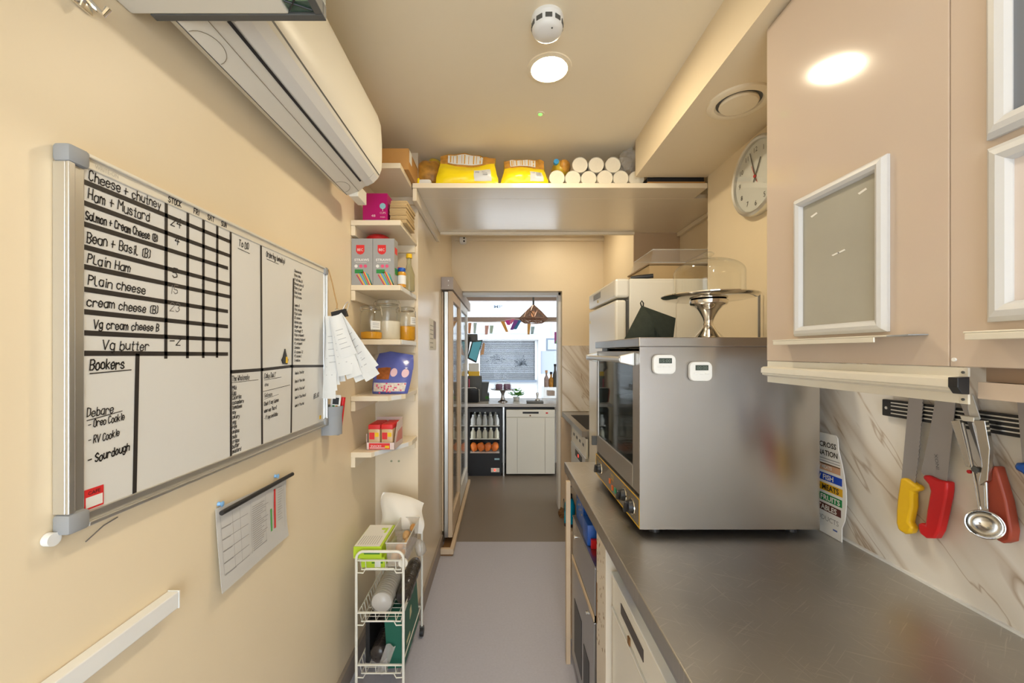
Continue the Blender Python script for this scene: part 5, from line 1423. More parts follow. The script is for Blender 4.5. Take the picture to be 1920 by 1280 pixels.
# ================================================================== SINK COUNTER AND DISHWASHER BEYOND
SX = .555
t = thing('sink_counter', 'steel sink counter beyond the tall white fridge', 'counter', (.74, 3.2, .88))
b = MB(); b.box(SX, .60, 2.74, YP - .009, .885, .926); b.box(.60, .93, 3.45, YP - .009, .885, .926); b.box(.60, .93, 2.74, 2.80, .885, .926); b.box(.88, .93, 2.80, 3.45, .885, .926)
build('top', b, M_steel, t)
b = MB(); b.box(.60, .88, 2.80, 3.45, .74, .744); b.box(.60, .602, 2.80, 3.45, .744, .885); b.box(.878, .88, 2.80, 3.45, .744, .885); b.box(.602, .878, 3.448, 3.45, .744, .885); b.box(.602, .878, 2.80, 2.802, .744, .885)
build('basin', b, M_steel, t)
b = MB(); b.tube([(.885, 3.30, .926), (.905, 3.30, 1.05), (.86, 3.30, 1.10), (.80, 3.30, 1.09), (.79, 3.30, 1.05)], .010, 10); build('tap', b, M_chrome, t, smooth=True)
t = thing('dishwasher', 'pale dishwasher with grey control panel under the sink counter', 'dishwasher', (.75, 3.0, 0))
build('body', MB().box(.60, .92, 2.75, 3.32, .02, .735), M_whiteware, t)
build('top_panel', MB().box(.585, .5995, 2.75, 3.32, .735, .87), M_whiteware, t)
cp = build('control_panel', MB().box(.580, .5995, 2.75, 3.32, .64, .7345), M_alu, t)
build('door', MB().box(.582, .5995, 2.75, 3.32, .05, .638), M_alu, t, bevel=.003)
build('display', MB().box(.5785, .5798, 2.86, 3.12, .665, .715), M_black, cp)
build('digit', MB().box(.5775, .5784, 2.98, 3.01, .68, .70), mat('red_digit', (.6, .01, .01), .4, emit=(1, .05, .03), estr=1.5), cp)
b = MB()
for k in range(4): b.box(.584, .5849, 2.82 + .12 * k, 2.87 + .12 * k, .80, .82)
build('vent', b, M_black, t)
t = thing('timber_upright', 'beige end panel with rotten brown foot beside the shop opening', 'panel', (.6, 3.56, 0))
build('panel', MB().box(.535, .915, 3.55, 3.60, .045, .882), M_timber, t)
b = MB(); b.box(.532, .62, 3.545, 3.605, 0, .0445); b.blob((.54, 3.55, .04), (.03, .03, .045), 12, 8, .5, 50); build('rotten_foot', b, M_rust, t)

# ================================================================== RIGHT WALL
# ------------------------------------------------------------------ clock
c = Vector((XR - .02, 1.617, 2.184)); r = .155
t = thing('wall_clock', 'round silver rimmed wall clock half hidden by the wall cabinet', 'clock', (XR - .015, c.y, c.z - r))
b = MB(); b.lathe((XR - .001, c.y, c.z), [(r, 0), (r + .002, .012), (r, .030), (r - .008, .036), (r - .016, .032), (r - .018, .022)], (-1, 0, 0), 56, cap1=False); build('rim', b, M_alu, t, smooth=True)
b = MB(); b.lathe((XR - .022, c.y, c.z), [(r - .016, 0), (.001, .0005)], (-1, 0, 0), 56, cap1=False); build('face', b, mat('pale_clock_face', (.72, .72, .66), .3), t)
b = MB()
for k in range(1, 13):
    a = R(90 - 30 * k); s = str(k)
    yy = -(math.cos(a)) * r * .70; zz = math.sin(a) * r * .70
    printed(b, s, (XR - .0228, c.y + yy + (.011 if len(s) > 1 else .006), c.z + zz - .009), (0, -1, 0), Wv, .020, (-1, 0, 0))
build('numerals', b, M_ink, t)
def hand(ang, L, w, nm, m, back=.02):
    a = R(90 - ang); d = Vector((0, -math.cos(a), math.sin(a)))
    b = MB(); o = Vector((XR - .026, c.y, c.z)); ribbon(b, o - d * back, o + d * L, (-1, 0, 0), w); b2 = build(nm, b, m, t)
hand(343, .112, .0045, 'minute_hand', M_ink); hand(29, .070, .006, 'hour_hand', M_ink); hand(335, .055, .0025, 'second_hand', M_red, .03)
build('hub', MB().cyl((XR - .024, c.y, c.z), (XR - .030, c.y, c.z), .006, n=14), M_red, t)
b = MB(); b.lathe((XR - .0315, c.y, c.z), [(r - .012, 0), (.001, .0006)], (-1, 0, 0), 56, cap1=False); build('cover_glass', b, M_pane, t)

# ------------------------------------------------------------------ wall cabinets
CX = .735
def cabinet(y0, y1, label):
    t = thing('wall_cabinet', label, 'cabinet', (.9, (y0 + y1) / 2, 1.447), 'gloss taupe wall cabinets')
    build('body', MB().box(CX + .020, XR - .009, y0, y1, 1.447, 2.368), M_cabinet, t)
    build('door', MB().box(CX, CX + .018, y0 + .0005, y1 - .0003, 1.4465, 2.362), M_cabinet, t, bevel=.0015)
    return t
k1 = cabinet(.6535, 1.103, 'gloss taupe wall cabinet holding the empty grey poster frame')
k2 = cabinet(.2025, .6525, 'nearer gloss taupe wall cabinet at the right edge of the view')
build('screw_cap', MB().cyl((CX - .0002, .645, 1.458), (CX - .003, .645, 1.458), .003, n=12), M_white, k2)
b = MB(); b.box(.755, .775, .20, .62, 1.424, 1.4464); build('recess_board', b, mat('brown_recess_board', (.33, .23, .16), .5), k2)
b = MB(); b.box(.742, .775, .20, .62, 1.398, 1.4235); build('light_pelmet', b, M_cabinet, k2)

def snap_frame(X, y0, y1, z0, z1, fw, label, insert, ins_m=None):
    """y0 is the near edge, y1 the far edge (towards the shop)"""
    t = thing('poster_frame', label, 'frame', (X, (y0 + y1) / 2, z0), 'white snap poster frames on the cabinet doors')
    prof = [(0, 0), (0, .006), (.25, .0125), (.55, .0145), (.85, .011), (1, .004), (1, 0)]
    cor = [(y0, z0), (y1, z0), (y1, z1), (y0, z1)]
    inn = [(y0 + fw, z0 + fw), (y1 - fw, z0 + fw), (y1 - fw, z1 - fw), (y0 + fw, z1 - fw)]
    for k in range(4):
        a, c2 = cor[k], cor[(k + 1) % 4]; ai, ci = inn[k], inn[(k + 1) % 4]
        b = MB()
        A = [b.v((X - .0005 - h, a[0] + (ai[0] - a[0]) * s, a[1] + (ai[1] - a[1]) * s)) for s, h in prof]
        Cc = [b.v((X - .0005 - h, c2[0] + (ci[0] - c2[0]) * s, c2[1] + (ci[1] - c2[1]) * s)) for s, h in prof]
        b.skin(A, Cc); b.f(A[::-1]); b.f(Cc)
        build('frame_bar', b, M_frame, t, smooth=True, angle=25)
    build('insert', MB().box(X - .0025, X - .0005, y0 + fw - .003, y1 - fw + .003, z0 + fw - .003, z1 - fw + .003), ins_m or M_insert, t)
    return t
a, c2 = onx(1487, 372, CX), onx(1664, 622, CX)
fr = snap_frame(CX, .752, .990, 1.509, 1.845, .0235, 'white snap poster frame around a plain smudged grey sheet', None)
b = MB()
for (y, z, h) in ((.925, 1.795, .004), (.80, 1.80, .004), (.85, 1.69, .003), (.865, 1.688, .003)): b.prism([(CX - .0031, y, z), (CX - .0031, y + .018, z - h), (CX - .0031, y + .014, z - 2 * h), (CX - .0031, y - .003, z - h)], (.0004, 0, 0))
build('paint_fleck', b, M_paper, fr)
f2 = snap_frame(CX, .355, .598, 1.787, 2.123, .0285, 'upper white snap poster frame around a blue grey sheet on the nearer cabinet', None, mat('blue_grey_sheet', (.20, .22, .26), .25))
f3 = snap_frame(CX, .355, .597, 1.515, 1.774, .0285, 'lower white snap poster frame around a pale pink sheet on the nearer cabinet', None, mat('pale_pink_sheet', (.74, .66, .62), .3))
b = MB(); printed(b, 'ALLERGENS', (CX - .0026, .53, 1.965), (0, -1, 0), Wv, .035, (-1, 0, 0), fit=.14); build('print', b, M_paper, f2)
b = MB(); b.box(CX - .0032, CX - .0026, .40, .545, 1.56, 1.735); build('grey_panel', b, mat('mid_grey_print', (.33, .31, .31), .5), f3)
def ledge(y0, y1, z, label):
    t = thing('door_ledge', label, 'ledge', (CX - .02, (y0 + y1) / 2, z))
    build('strip', MB().box(CX - .034, CX - .0005, y0 + .035, y1, z, z + .0028), M_alu_w, t, bevel=.0008)
    build('lip', MB().box(CX - .034, CX - .031, y0 + .06, y1 - .002, z - .010, z - .0003), M_alu_w, t, bevel=.0008)
    b = MB(); b.prism([(CX - .034, y0 + .035, z), (CX - .0005, y0 + .035, z), (CX - .0005, y0 - .005, z + .001), (CX - .030, y0 + .0, z + .001)], (0, 0, .0018)); build('end_tab', b, M_grey, t)
ledge(.69, 1.03, 1.4985, 'slim cream ledge under the plain grey poster frame')
ledge(.36, .605, 1.4985, 'slim cream ledge under the pale pink poster frame at the right edge of the view')

# ------------------------------------------------------------------ ticket rail under the cabinet
t = thing('ticket_rail', 'pale aluminium ticket rail with black end cap along the bottom of the wall cabinet', 'rail', (.73, .86, 1.388))
y0, y1 = .626, 1.098
prof = [(.737, 1.4455), (.7335, 1.4455), (.7335, 1.431), (.722, 1.4305), (.716, 1.427), (.7155, 1.414), (.719, 1.4125), (.719, 1.4085), (.726, 1.4055), (.7335, 1.404), (.7335, 1.388), (.737, 1.388)]
b = MB(); b.prism([(x, y0 + .012, z) for x, z in prof], (0, y1 - y0 - .012, 0)); build('profile', b, M_alu_w, t, bevel=.0006)
b = MB(); b.box(.7335, .737, y0, y0 + .0118, 1.4315, 1.4455); b.box(.7335, .737, y0, y0 + .0118, 1.388, 1.4035); build('end_lug', b, M_alu_w, t)
b = MB(); b.prism([(.7335, y0 + .0115, 1.4312), (.7145, y0 + .0115, 1.4300), (.7145, y0 + .0115, 1.4150), (.722, y0 + .0115, 1.4040), (.7335, y0 + .0115, 1.4037)], (0, -.014, 0)); build('end_cap', b, M_black, t, bevel=.001)
b = MB()
for z in (1.438, 1.395): b.cyl((.7334, y0 + .006, z), (.7318, y0 + .006, z), .0022, n=12)
build('screw', b, M_dgrey, t)

# ------------------------------------------------------------------ magnetic knife rack and tools
KX = XR - .009
def K(px, py, X=1.03): return onx(px, py, X)
t = thing('knife_rack', 'black magnetic knife rack with pale steel strips on the marble under the cabinets', 'knife rack', (1.04, .85, 1.30))
build('back', MB().box(KX - .013, KX - .0005, .52, 1.082, 1.299, 1.343), M_black, t, bevel=.002)
for z in (1.307, 1.3165, 1.3265, 1.335): build('steel_strip', MB().box(KX - .0155, KX - .0132, .525, 1.055, z, z + .0028), M_alu, t)
build('screw', MB().cyl((KX - .0131, 1.068, 1.321), (KX - .0155, 1.068, 1.321), .004, n=12), M_alu, t)
bx0 = KX - .0185                                     # blades lie on the strips
def blade(pts, par, m=M_blade, X=None, th=.0018, nm='blade'):
    X = bx0 if X is None else X
    b = MB(); b.prism([(X, p.y, p.z) for p in (K(*q, X) for q in pts)], (th, 0, 0)); return build(nm, b, m, par)
def handle(pts, par, m, X=None, th=.021, nm='handle'):
    X = bx0 - .009 if X is None else X
    b = MB(); b.prism([(X, p.y, p.z) for p in (K(*q, X) for q in pts)], (th, 0, 0)); return build(nm, b, m, par, bevel=.0055, smooth=True, angle=60)
p = K(1705, 1000); s = thing('bread_knife', 'yellow handled serrated bread knife hanging on the knife rack', 'knife', (bx0, p.y, p.z))
edge = [(1730, 742), (1727, 790), (1722, 850), (1715, 906)]
ser = []
for k in range(45):
    q = k / 44; i = min(2, int(q * 3)); f_ = q * 3 - i
    x = edge[i][0] + (edge[i + 1][0] - edge[i][0]) * f_; y = edge[i][1] + (edge[i + 1][1] - edge[i][1]) * f_
    ser.append((x + (1.6 if k % 2 else 0), y))
blade([(1704, 742)] + ser + [(1690, 900)], s)
handle([(1687, 895), (1698, 897), (1710, 906), (1721.6, 912), (1720, 920), (1709, 921.6), (1709, 951), (1703, 979), (1710, 989), (1706, 999), (1695, 1001), (1682.5, 993), (1679, 979), (1679.5, 955), (1681, 936)], s, M_yel)
p = K(1745, 1009); s = thing('chef_knife', 'wide bladed chef knife with bright red handle on the knife rack', 'knife', (bx0, p.y, p.z))
blade([(1755, 742), (1793, 742), (1775, 904), (1762, 901), (1731, 889), (1727, 884), (1742, 815)], s)
handle([(1729, 895), (1731, 890), (1740, 891), (1757, 899), (1775, 903), (1775, 918), (1773, 932), (1765, 970), (1759, 995), (1751, 1009), (1736, 1009), (1724, 1000), (1721, 990), (1720.6, 981), (1727, 980), (1734, 984), (1737, 957.5), (1743.5, 920), (1740, 908)], s, M_red)
b = MB(); printed(b, 'INOX', tuple(K(1762, 880, bx0) + Vector((-.0004, 0, 0))), (0, .12, 1), (0, 1, -.1), .007, (-1, 0, 0), fit=.035); build('maker_print', b, mat('dark_blade_print', (.12, .12, .13), .5), s)
p = K(1880, 1015); s = thing('red_handled_knife', 'knife with worn dark red handle hanging behind the steel scoop', 'knife', (bx0, p.y, p.z))
blade([(1797, 745), (1817, 745), (1866, 880), (1850, 893)], s)
handle([(1850, 897), (1862, 872), (1867, 876), (1871.6, 892), (1885.6, 939), (1895.6, 995), (1893, 1014), (1879, 1018), (1867, 1012), (1852, 960)], s, M_dred)
p = K(1935, 900); s = thing('blue_handled_knife', 'knife with blue handle cut off by the right edge of the view', 'knife', (bx0, p.y, p.z))
blade([(1906, 742), (1955, 742), (1945, 885), (1918, 875)], s)
handle([(1898, 874), (1903, 867), (1925, 867), (1952, 880), (1958, 900), (1958, 960), (1940, 1000), (1925, 995), (1925, 920), (1917, 889), (1903, 881)], s, M_blue)
# ice cream scoop
s = thing('food_scoop', 'steel spring handled portion scoop hanging bowl down in front of the knives', 'scoop', (1.0, .81, 1.09))
GX = bx0 - .016
def G(px, py, X=GX): return onx(px, py, X)
BR_ = .0275
c = G(1846, 983, GX - .022)
b = MB(); ax = Vector((-.56, -.78, .22)).normalized()
prof = [(.002, -BR_)]
for k in range(1, 11): a = -PI / 2 + (PI / 2) * k / 10; prof.append((BR_ * math.cos(a), BR_ * math.sin(a)))
for k in range(10, 0, -1): a = -PI / 2 + (PI / 2) * k / 10; prof.append(((BR_ - .0015) * math.cos(a), (BR_ - .0015) * math.sin(a)))
prof.append((.002, -BR_ + .0015))
b.lathe(c, prof, ax, 36, cap0=False, cap1=False); build('bowl', b, M_scoop, s, smooth=True, angle=50)
b = MB(); b.tube([c + ax * 0 + (Matrix.Rotation(2 * PI * k / 30, 4, ax) @ (ax.orthogonal().normalized() * BR_)) for k in range(31)], .0014, 6); build('rim', b, M_scoop, s, smooth=True)
b = MB(); b.tube([c + (Matrix.Rotation(a, 4, ax) @ (ax.orthogonal().normalized() * (BR_ - .0025))) + ax * -.003 for a in [PI * .1 + PI * k / 12 for k in range(13)]], .0016, 6); build('sweep_blade', b, M_alu, s, smooth=True)
b = MB()
b.tube([G(1838, 957), G(1831, 910), G(1817, 840), G(1806, 792)], .0024, 8); b.tube([G(1850, 953), G(1848, 905), G(1843, 860), G(1832, 815), G(1826, 792)], .0026, 8)
build('shank', b, M_scoop, s, smooth=True)
def plate(pts, x0, th, nm, m=M_scoop):
    b = MB(); b.prism([(x0, q.y, q.z) for q in (onx(*p2, x0) for p2 in pts)], (th, 0, 0)); return build(nm, b, m, s, bevel=.0012)
plate([(1823, 787), (1845.5, 788), (1855, 841), (1851, 901), (1837, 910), (1835, 903), (1841, 871), (1837, 850), (1828, 800)], GX - .004, .010, 'grip')
plate([(1782, 789), (1799, 787), (1806, 815), (1819, 868), (1818, 876), (1810, 874)], GX - .002, .008, 'grip')
plate([(1799, 778), (1826, 782), (1825, 791), (1803, 788)], GX - .005, .014, 'hinge_block', M_alu_w)
plate([(1815, 740), (1822, 738), (1837, 783), (1838, 786), (1818, 782), (1814, 765)], GX + .006, .003, 'hanging_tab', M_alu)
b = MB(); q0 = G(1832, 880); b.cyl(q0 + Vector((-.006, 0, 0)), q0 + Vector((.006, 0, 0)), .006, n=14); build('rivet', b, M_dgrey, s)
b = MB(); pts = []
for k in range(40):
    q = k / 39; o = G(1826 + 6 * q, 876 + 8 * q); pts.append(o + Vector((.004 * math.cos(q * 30), .0, .004 * math.sin(q * 30))))
b.tube(pts, .0008, 5); build('spring', b, M_dgrey, s)
b = MB(); q0 = onx(1816, 884, GX + .008); b.cyl(q0, q0 + Vector((.004, 0, 0)), .004, n=10); build('red_dot', b, M_red, s)

# ------------------------------------------------------------------ food hygiene chart behind the oven
HX = 1.018
s = thing('hygiene_chart', 'wavy edged food hygiene chart with coloured bands leaning behind the oven', 'sign', (HX, 1.35, ZW))
def hy(px, py): return onx(px, py, HX)
left = 1.52
edge = [(1566, 816), (1570, 822), (1572, 845), (1577, 865), (1582, 890), (1586, 920), (1586.5, 945), (1584, 975), (1578, 990), (1578, 1004)]
E = [hy(*q) for q in edge]
ztop = hy(1541, 815).z; zb = ZW + .001
pts = [(HX, left, zb), (HX, left, ztop + .002)] + [(HX, p.y, max(p.z, zb)) for p in E]
pts[-1] = (HX, E[-1].y, zb)
b = MB(); b.prism(pts, (.003, 0, 0)); build('board', b, mat('chart_white', (.78, .77, .75), .35), s)
def ez(z):
    for p, q in zip(E, E[1:]):
        if q.z <= z <= p.z: return p.y + (q.y - p.y) * (p.z - z) / max(1e-6, p.z - q.z)
    return E[-1].y
UR, NR = (0, -1, 0), (-1, 0, 0)
def band(za, zb_, m, txt, tm, th_, yend, off=0.0):
    b = MB(); b.box(HX - .0006, HX - .0001, yend, left - .02, zb_, za); bd = build('colour_band', b, m, s)
    b = MB(); ye = yend + off
    w = th_ * .80 * len(txt)
    printed(b, txt, (HX - .0008, ye + w, (za + zb_) / 2 - th_ / 2), UR, Wv, th_, NR, fit=w, bold=.025); build('band_text', b, tm, bd)
def zz(py, px=1560): return hy(px, py).z
b = MB(); th_ = .014
for txt, z, y, h in (('CROSS', zz(841), E[1].y + .003, .016), ('CONTAMINATION', zz(857), E[2].y + .002, .016)):
    w = h * .80 * len(txt); printed(b, txt, (HX - .0004, y + w, z), UR, Wv, h, NR, fit=w, bold=.02)
build('heading', b, M_ink, s)
b = MB()
for k in range(3): b.box(HX - .0006, HX - .0001, E[3].y + .004, left - .05, zz(864 + 5 * k), zz(862.5 + 5 * k))
build('small_print', b, M_print, s)
tan_ = mat('tan_band', (.62, .36, .22), .5)
band(zz(872), zz(886), tan_, 'RAW MEATS', M_paper, .010, hy(1576, 880).y, .03)
band(zz(891), zz(905), mat('blue_band', (.01, .06, .50), .4), 'RAW FISH', M_paper, .015, hy(1579, 900).y, .030)
band(zz(910), zz(924.5), mat('amber_band', (.72, .40, .01), .4), 'COOKED MEATS', M_ink, .0165, hy(1580, 918).y, .012)
band(zz(930), zz(944), mat('green_band', (.01, .22, .06), .4), 'SALAD & FRUITS', M_paper, .0155, hy(1579, 938).y, .006)
band(zz(949), zz(963), mat('maroon_band', (.10, .025, .02), .4), 'VEGETABLES', M_paper, .0155, hy(1577, 956).y, .014)
b = MB(); h = .015; w = h * .80 * 14; printed(b, 'DAIRY PRODUCTS', (HX - .0004, hy(1573, 976).y + w, zz(981)), UR, Wv, h, NR, fit=w, bold=.005); build('band_text', b, M_print, s)
b = MB(); b.box(HX - .0006, HX - .0001, hy(1570, 990).y, hy(1562, 990).y, zz(993), zz(990)); build('small_print', b, mat('blue_print', (.1, .15, .4), .5), s)

# ================================================================== SHOP BEYOND THE OPENING
CY = 4.71
t = thing('shop_counter', 'grey topped service counter in the shop beyond the opening', 'counter', (.15, 5, 0))
build('top', MB().box(-.445, .98, CY, 5.32, .822, .858), mat('grey_counter_top', (.50, .48, .46), .25), t, bevel=.003)
build('front_board', MB().box(-.445, .98, 5.30, 5.32, 0, .8215), M_white, t)
build('post', MB().box(.018, .036, CY + .02, CY + .10, 0, .8215), M_alu, t)
build('post', MB().box(.70, .74, CY + .02, CY + .10, 0, .8215), M_timber, t)
# glass fronted drinks fridge
x0, x1, y0 = -.400, .008, CY + .005
t = thing('display_fridge', 'black glass fronted display fridge of drinks under the shop counter', 'fridge', ((x0 + x1) / 2, y0 + .2, 0))
b = MB(); b.box(x0, x0 + .02, y0, y0 + .5, .04, .81); b.box(x1 - .02, x1, y0, y0 + .5, .04, .81); b.box(x0 + .02, x1 - .02, y0, y0 + .5, .785, .81); b.box(x0 + .02, x1 - .02, y0 + .47, y0 + .5, .04, .785); b.box(x0 + .02, x1 - .02, y0, y0 + .47, .04, .255)
build('cabinet', b, M_black, t)
build('plinth', MB().box(x0 + .01, x1 - .01, y0 + .02, y0 + .5, 0, .0395), M_black, t)
dr = build('door_frame', MB().box(x0, x0 + .03, y0 - .022, y0 - .0005, .25, .80).box(x1 - .03, x1, y0 - .022, y0 - .0005, .25, .80).box(x0 + .03, x1 - .03, y0 - .022, y0 - .0005, .25, .275).box(x0 + .03, x1 - .03, y0 - .022, y0 - .0005, .765, .80), M_black, t)
build('door_glass', MB().box(x0 + .03, x1 - .03, y0 - .013, y0 - .009, .275, .765), M_pane, dr)
for z in (.27, .435, .59): build('shelf', MB().box(x0 + .022, x1 - .022, y0 + .01, y0 + .45, z, z + .006), M_wire, t)
lampy = mat('fridge_light', (.9, .9, .9), .5, emit=(.9, .95, 1), estr=7)
build('light_strip', MB().box(x0 + .0205, x0 + .026, y0 + .004, y0 + .012, .29, .75), lampy, t); build('light_strip', MB().box(x1 - .026, x1 - .0205, y0 + .004, y0 + .012, .29, .75), lampy, t)
build('price_badge', MB().box(x1 - .09, x1 - .03, y0 - .0015, y0 - .0003, .195, .215), mat('pale_cyan_badge', (.4, .6, .65), .5), t)
build('red_light', MB().cyl((x1 - .085, y0 - .001, .075), (x1 - .085, y0 - .006, .075), .012, n=14), mat('red_lamp', (.7, .02, .02), .3, emit=(1, .05, .03), estr=2.5), t)
build('lock_plate', MB().box(x1 - .13, x1 - .03, y0 - .0009, y0 - .0002, .05, .10), M_alu_w, t)
def drink(x, y, z, bm_, cm, label, h=.125, r=.03, nm='drink_bottle', grp='drinks in the display fridge'):
    s = thing(nm, label, 'drink', (x, y, z), grp)
    b = MB(); b.lathe((x, y, z), [(r * .9, 0), (r, .005), (r, h * .55), (r * .45, h * .82), (r * .42, h * .9)], n=14); build('bottle_body', b, bm_, s, smooth=True)
    b = MB(); b.lathe((x, y, z + h * .9), [(r * .5, 0), (r * .5, h * .1)], n=12); build('cap', b, cm, s, smooth=True)
mb1 = mat('pale_cream_drink', (.55, .52, .40), .2); mb2 = mat('pale_grey_drink', (.50, .50, .47), .2)
ORD = ['leftmost', 'second from the left', 'third from the left', 'second from the right', 'rightmost']
for r_, (z, m_, rn) in enumerate(((.5965, mb2, 'top'), (.4415, mb1, 'middle'))):
    for k in range(5):
        drink(x0 + .062 + k * .071, y0 + .06, z, m_, M_alu, f'{ORD[k]} front drink bottle in the {rn} row of the display fridge')
        if r_ == 0: drink(x0 + .075 + k * .064, y0 + .16, z, mb1, M_chrome, f'{ORD[k]} rear drink bottle in the top row of the display fridge', .15)
for k in range(4):
    x = x0 + .07 + k * .085
    s = build('juice_pouch', MB().blob((x, y0 + .08, .276 + .055), (.045, .05, .054), 14, 10, .25, 20, seed=k), mat('orange_film', (.75, .18, .02), .25, var=.35, vscale=18), smooth=True, cat='pouch', group='orange pouches in the display fridge',
              label=['leftmost', 'second from the left', 'second from the right', 'rightmost'][k] + ' orange pouch on the bottom shelf of the display fridge')
# white undercounter fridge
x0, x1 = .052, .640
t = thing('counter_fridge', 'cream undercounter fridge with dark grip slot under the right of the shop counter', 'fridge', ((x0 + x1) / 2, y0 + .25, 0))
build('body', MB().box(x0, x1, y0 + .06, y0 + .55, .02, .808), M_black, t)
hd = build('header', MB().box(x0 + .006, x1 - .006, y0, y0 + .058, .70, .788), M_whiteware, t, bevel=.004)
d = build('door', MB().box(x0 + .006, x1 - .006, y0, y0 + .058, .028, .697), M_whiteware, t, bevel=.004)
build('grip_slot', MB().box(x0 + .20, x0 + .39, y0 - .0015, y0 - .0003, .742, .765), M_black, hd)
build('lock', MB().cyl((x0 + .29, y0 - .0003, .720), (x0 + .29, y0 - .005, .720), .009, n=12), M_rust, hd)
build('power_switch', MB().box(x0 + .475, x0 + .50, y0 - .003, y0 - .0003, .742, .758), M_red, hd)
build('door_rib', MB().box(x0 + .135, x0 + .140, y0 - .0025, y0 - .0003, .04, .69), mat('dull_cream_line', (.5, .47, .4), .4), d)  # raised door ribs in a duller cream
build('door_rib', MB().box(x0 + .465, x0 + .470, y0 - .0025, y0 - .0003, .04, .69), mat('dull_cream_line', (.5, .47, .4), .4), d)

# things on the shop counter (z .858)
CZ = .8585
def S(px, py, Y): return at(px, py, Y)
t = thing('card_terminal', 'black card payment terminal with red edge at the left end of the shop counter', 'card reader', (-.36, 4.80, CZ))
b = MB(); b.M = Matrix.Translation((-.355, 4.82, CZ + .085)) @ Matrix.Rotation(R(15), 4, 'X'); b.rbox(-.075, .085, -.025, .025, -.085, .10, .02); build('case', b, M_black, t, smooth=True)
b = MB(); b.M = Matrix.Translation((-.355, 4.82, CZ + .085)) @ Matrix.Rotation(R(15), 4, 'X'); b.tube([(-.078, 0, -.08), (-.084, 0, .06), (-.07, 0, .10)], .006, 8); build('red_edge', b, M_red, t)
b = MB(); b.M = Matrix.Translation((-.355, 4.82, CZ + .085)) @ Matrix.Rotation(R(15), 4, 'X'); b.tube([(-.07, -.01, .103), (.04, -.01, .106), (.088, -.01, .08), (.088, -.01, -.07)], .005, 8); build('grey_edge', b, M_alu, t)
t = thing('till_printer', 'tall dark grey till printer block behind the card terminal', 'printer', (-.3, 5.05, CZ))
b = MB(); b.rbox(-.42, -.245, 4.95, 5.10, CZ, CZ + .315, .008); build('case', b, M_dgrey, t, smooth=True)
b = MB(); b.box(-.405, -.395, 4.947, 4.9498, CZ + .10, CZ + .28); build('pink_strip', b, M_pink, t)
t = thing('coffee_grinder', 'shorter dark machine beside the till printer on the shop counter', 'machine', (-.19, 5.1, CZ))
b = MB(); b.prism([(-.243, 5.0, CZ), (-.155, 5.0, CZ), (-.155, 5.0, CZ + .09), (-.175, 5.0, CZ + .10), (-.155, 5.0, CZ + .235), (-.243, 5.0, CZ + .235)], (0, .14, 0)); build('case', b, M_dgrey, t)
build('green_base', MB().box(-.200, -.156, 4.993, 4.9998, CZ + .025, CZ + .06), mat('dark_green_print', (.05, .2, .02), .5), t)
t = thing('touch_screen', 'tilted teal touch screen till on a black arm at the left of the shop window', 'screen', (-.30, 5.2, CZ))
q = [S(886, 639, 5.12), S(905, 637, 5.22), S(893, 680, 5.08), S(877, 672, 5.02)]
b = MB(); b.prism(q, (-.01, .03, 0)); sc_ = build('screen_case', b, M_black, t)
cen = sum(q, Vector()) / 4
b = MB(); b.prism([cen + (p - cen) * .86 + Vector((.001, -.004, 0)) for p in q], (0, .002, 0)); build('display', b, mat('teal_display', (.06, .20, .24), .2, emit=(.10, .33, .40), estr=.35), sc_)
b = MB(); b.tube([S(880, 632, 5.14), S(876, 660, 5.1), S(871, 690, 5.08), Vector((-.40, 5.15, CZ + .32))], .018, 10); build('arm', b, M_black, t)
b = MB(); b.rbox(-.445, -.31, 5.15, 5.25, S(0, 639, 5.15).z - .01, S(0, 626, 5.15).z, .01); build('bracket', b, M_dgrey, t, smooth=True)
b = MB(); b.prism([S(906, 642, 5.24), S(909, 644, 5.24), S(907, 664, 5.24), S(900, 666, 5.24)], (0, .01, 0)); build('orange_tag', b, mat('peach_tag', (.75, .42, .22), .6), t)
t = thing('yellow_box', 'yellow topped white box on top of the till printer', 'box', (-.34, 5.02, CZ + .315))
build('carton', MB().box(-.41, -.275, 4.97, 5.06, CZ + .3155, CZ + .37), M_yel, t)
build('white_part', MB().box(-.41, -.285, 4.98, 5.06, CZ + .3705, CZ + .47), M_paper, t)
t = thing('counter_cake_stand', 'small grey cake stand under a clear dome on the shop counter', 'cake stand', (.018, 4.92, CZ))
c = Vector((.018, 4.90, CZ))
b = MB(); b.lathe(c, [(.060, 0), (.058, .012), (.028, .03), (.018, .07), (.020, .10), (.036, .135), (.050, .150)], n=28); build('pedestal', b, mat('pewter', (.42, .40, .40), .25, 1.0), t, smooth=True)
b = MB(); b.lathe(c + Vector((0, 0, .151)), [(.14, 0), (.15, .008), (.15, .012), (.001, .012)], n=40, cap1=False); build('plate', b, mat('pewter', (.42, .40, .40), .25, 1.0), t, smooth=True)
s = thing('glass_dome', 'clear dome over the cakes on the shop counter stand', 'dome', c + Vector((0, 0, .1635)))
b = MB(); pr = [(.108, 0), (.108, .04)] + [(.108 * math.cos(PI / 2 * k / 8), .04 + .06 * math.sin(PI / 2 * k / 8)) for k in range(1, 8)] + [(.008, .10)]
b.lathe(c + Vector((0, 0, .1635)), pr, n=32, cap0=False); build('dome', b, M_glass, s, smooth=True)
b = MB(); b.lathe(c + Vector((0, 0, .2635)), [(.006, 0), (.014, .01), (.012, .022), (.002, .024)], n=16); build('knob', b, M_glass, s, smooth=True)
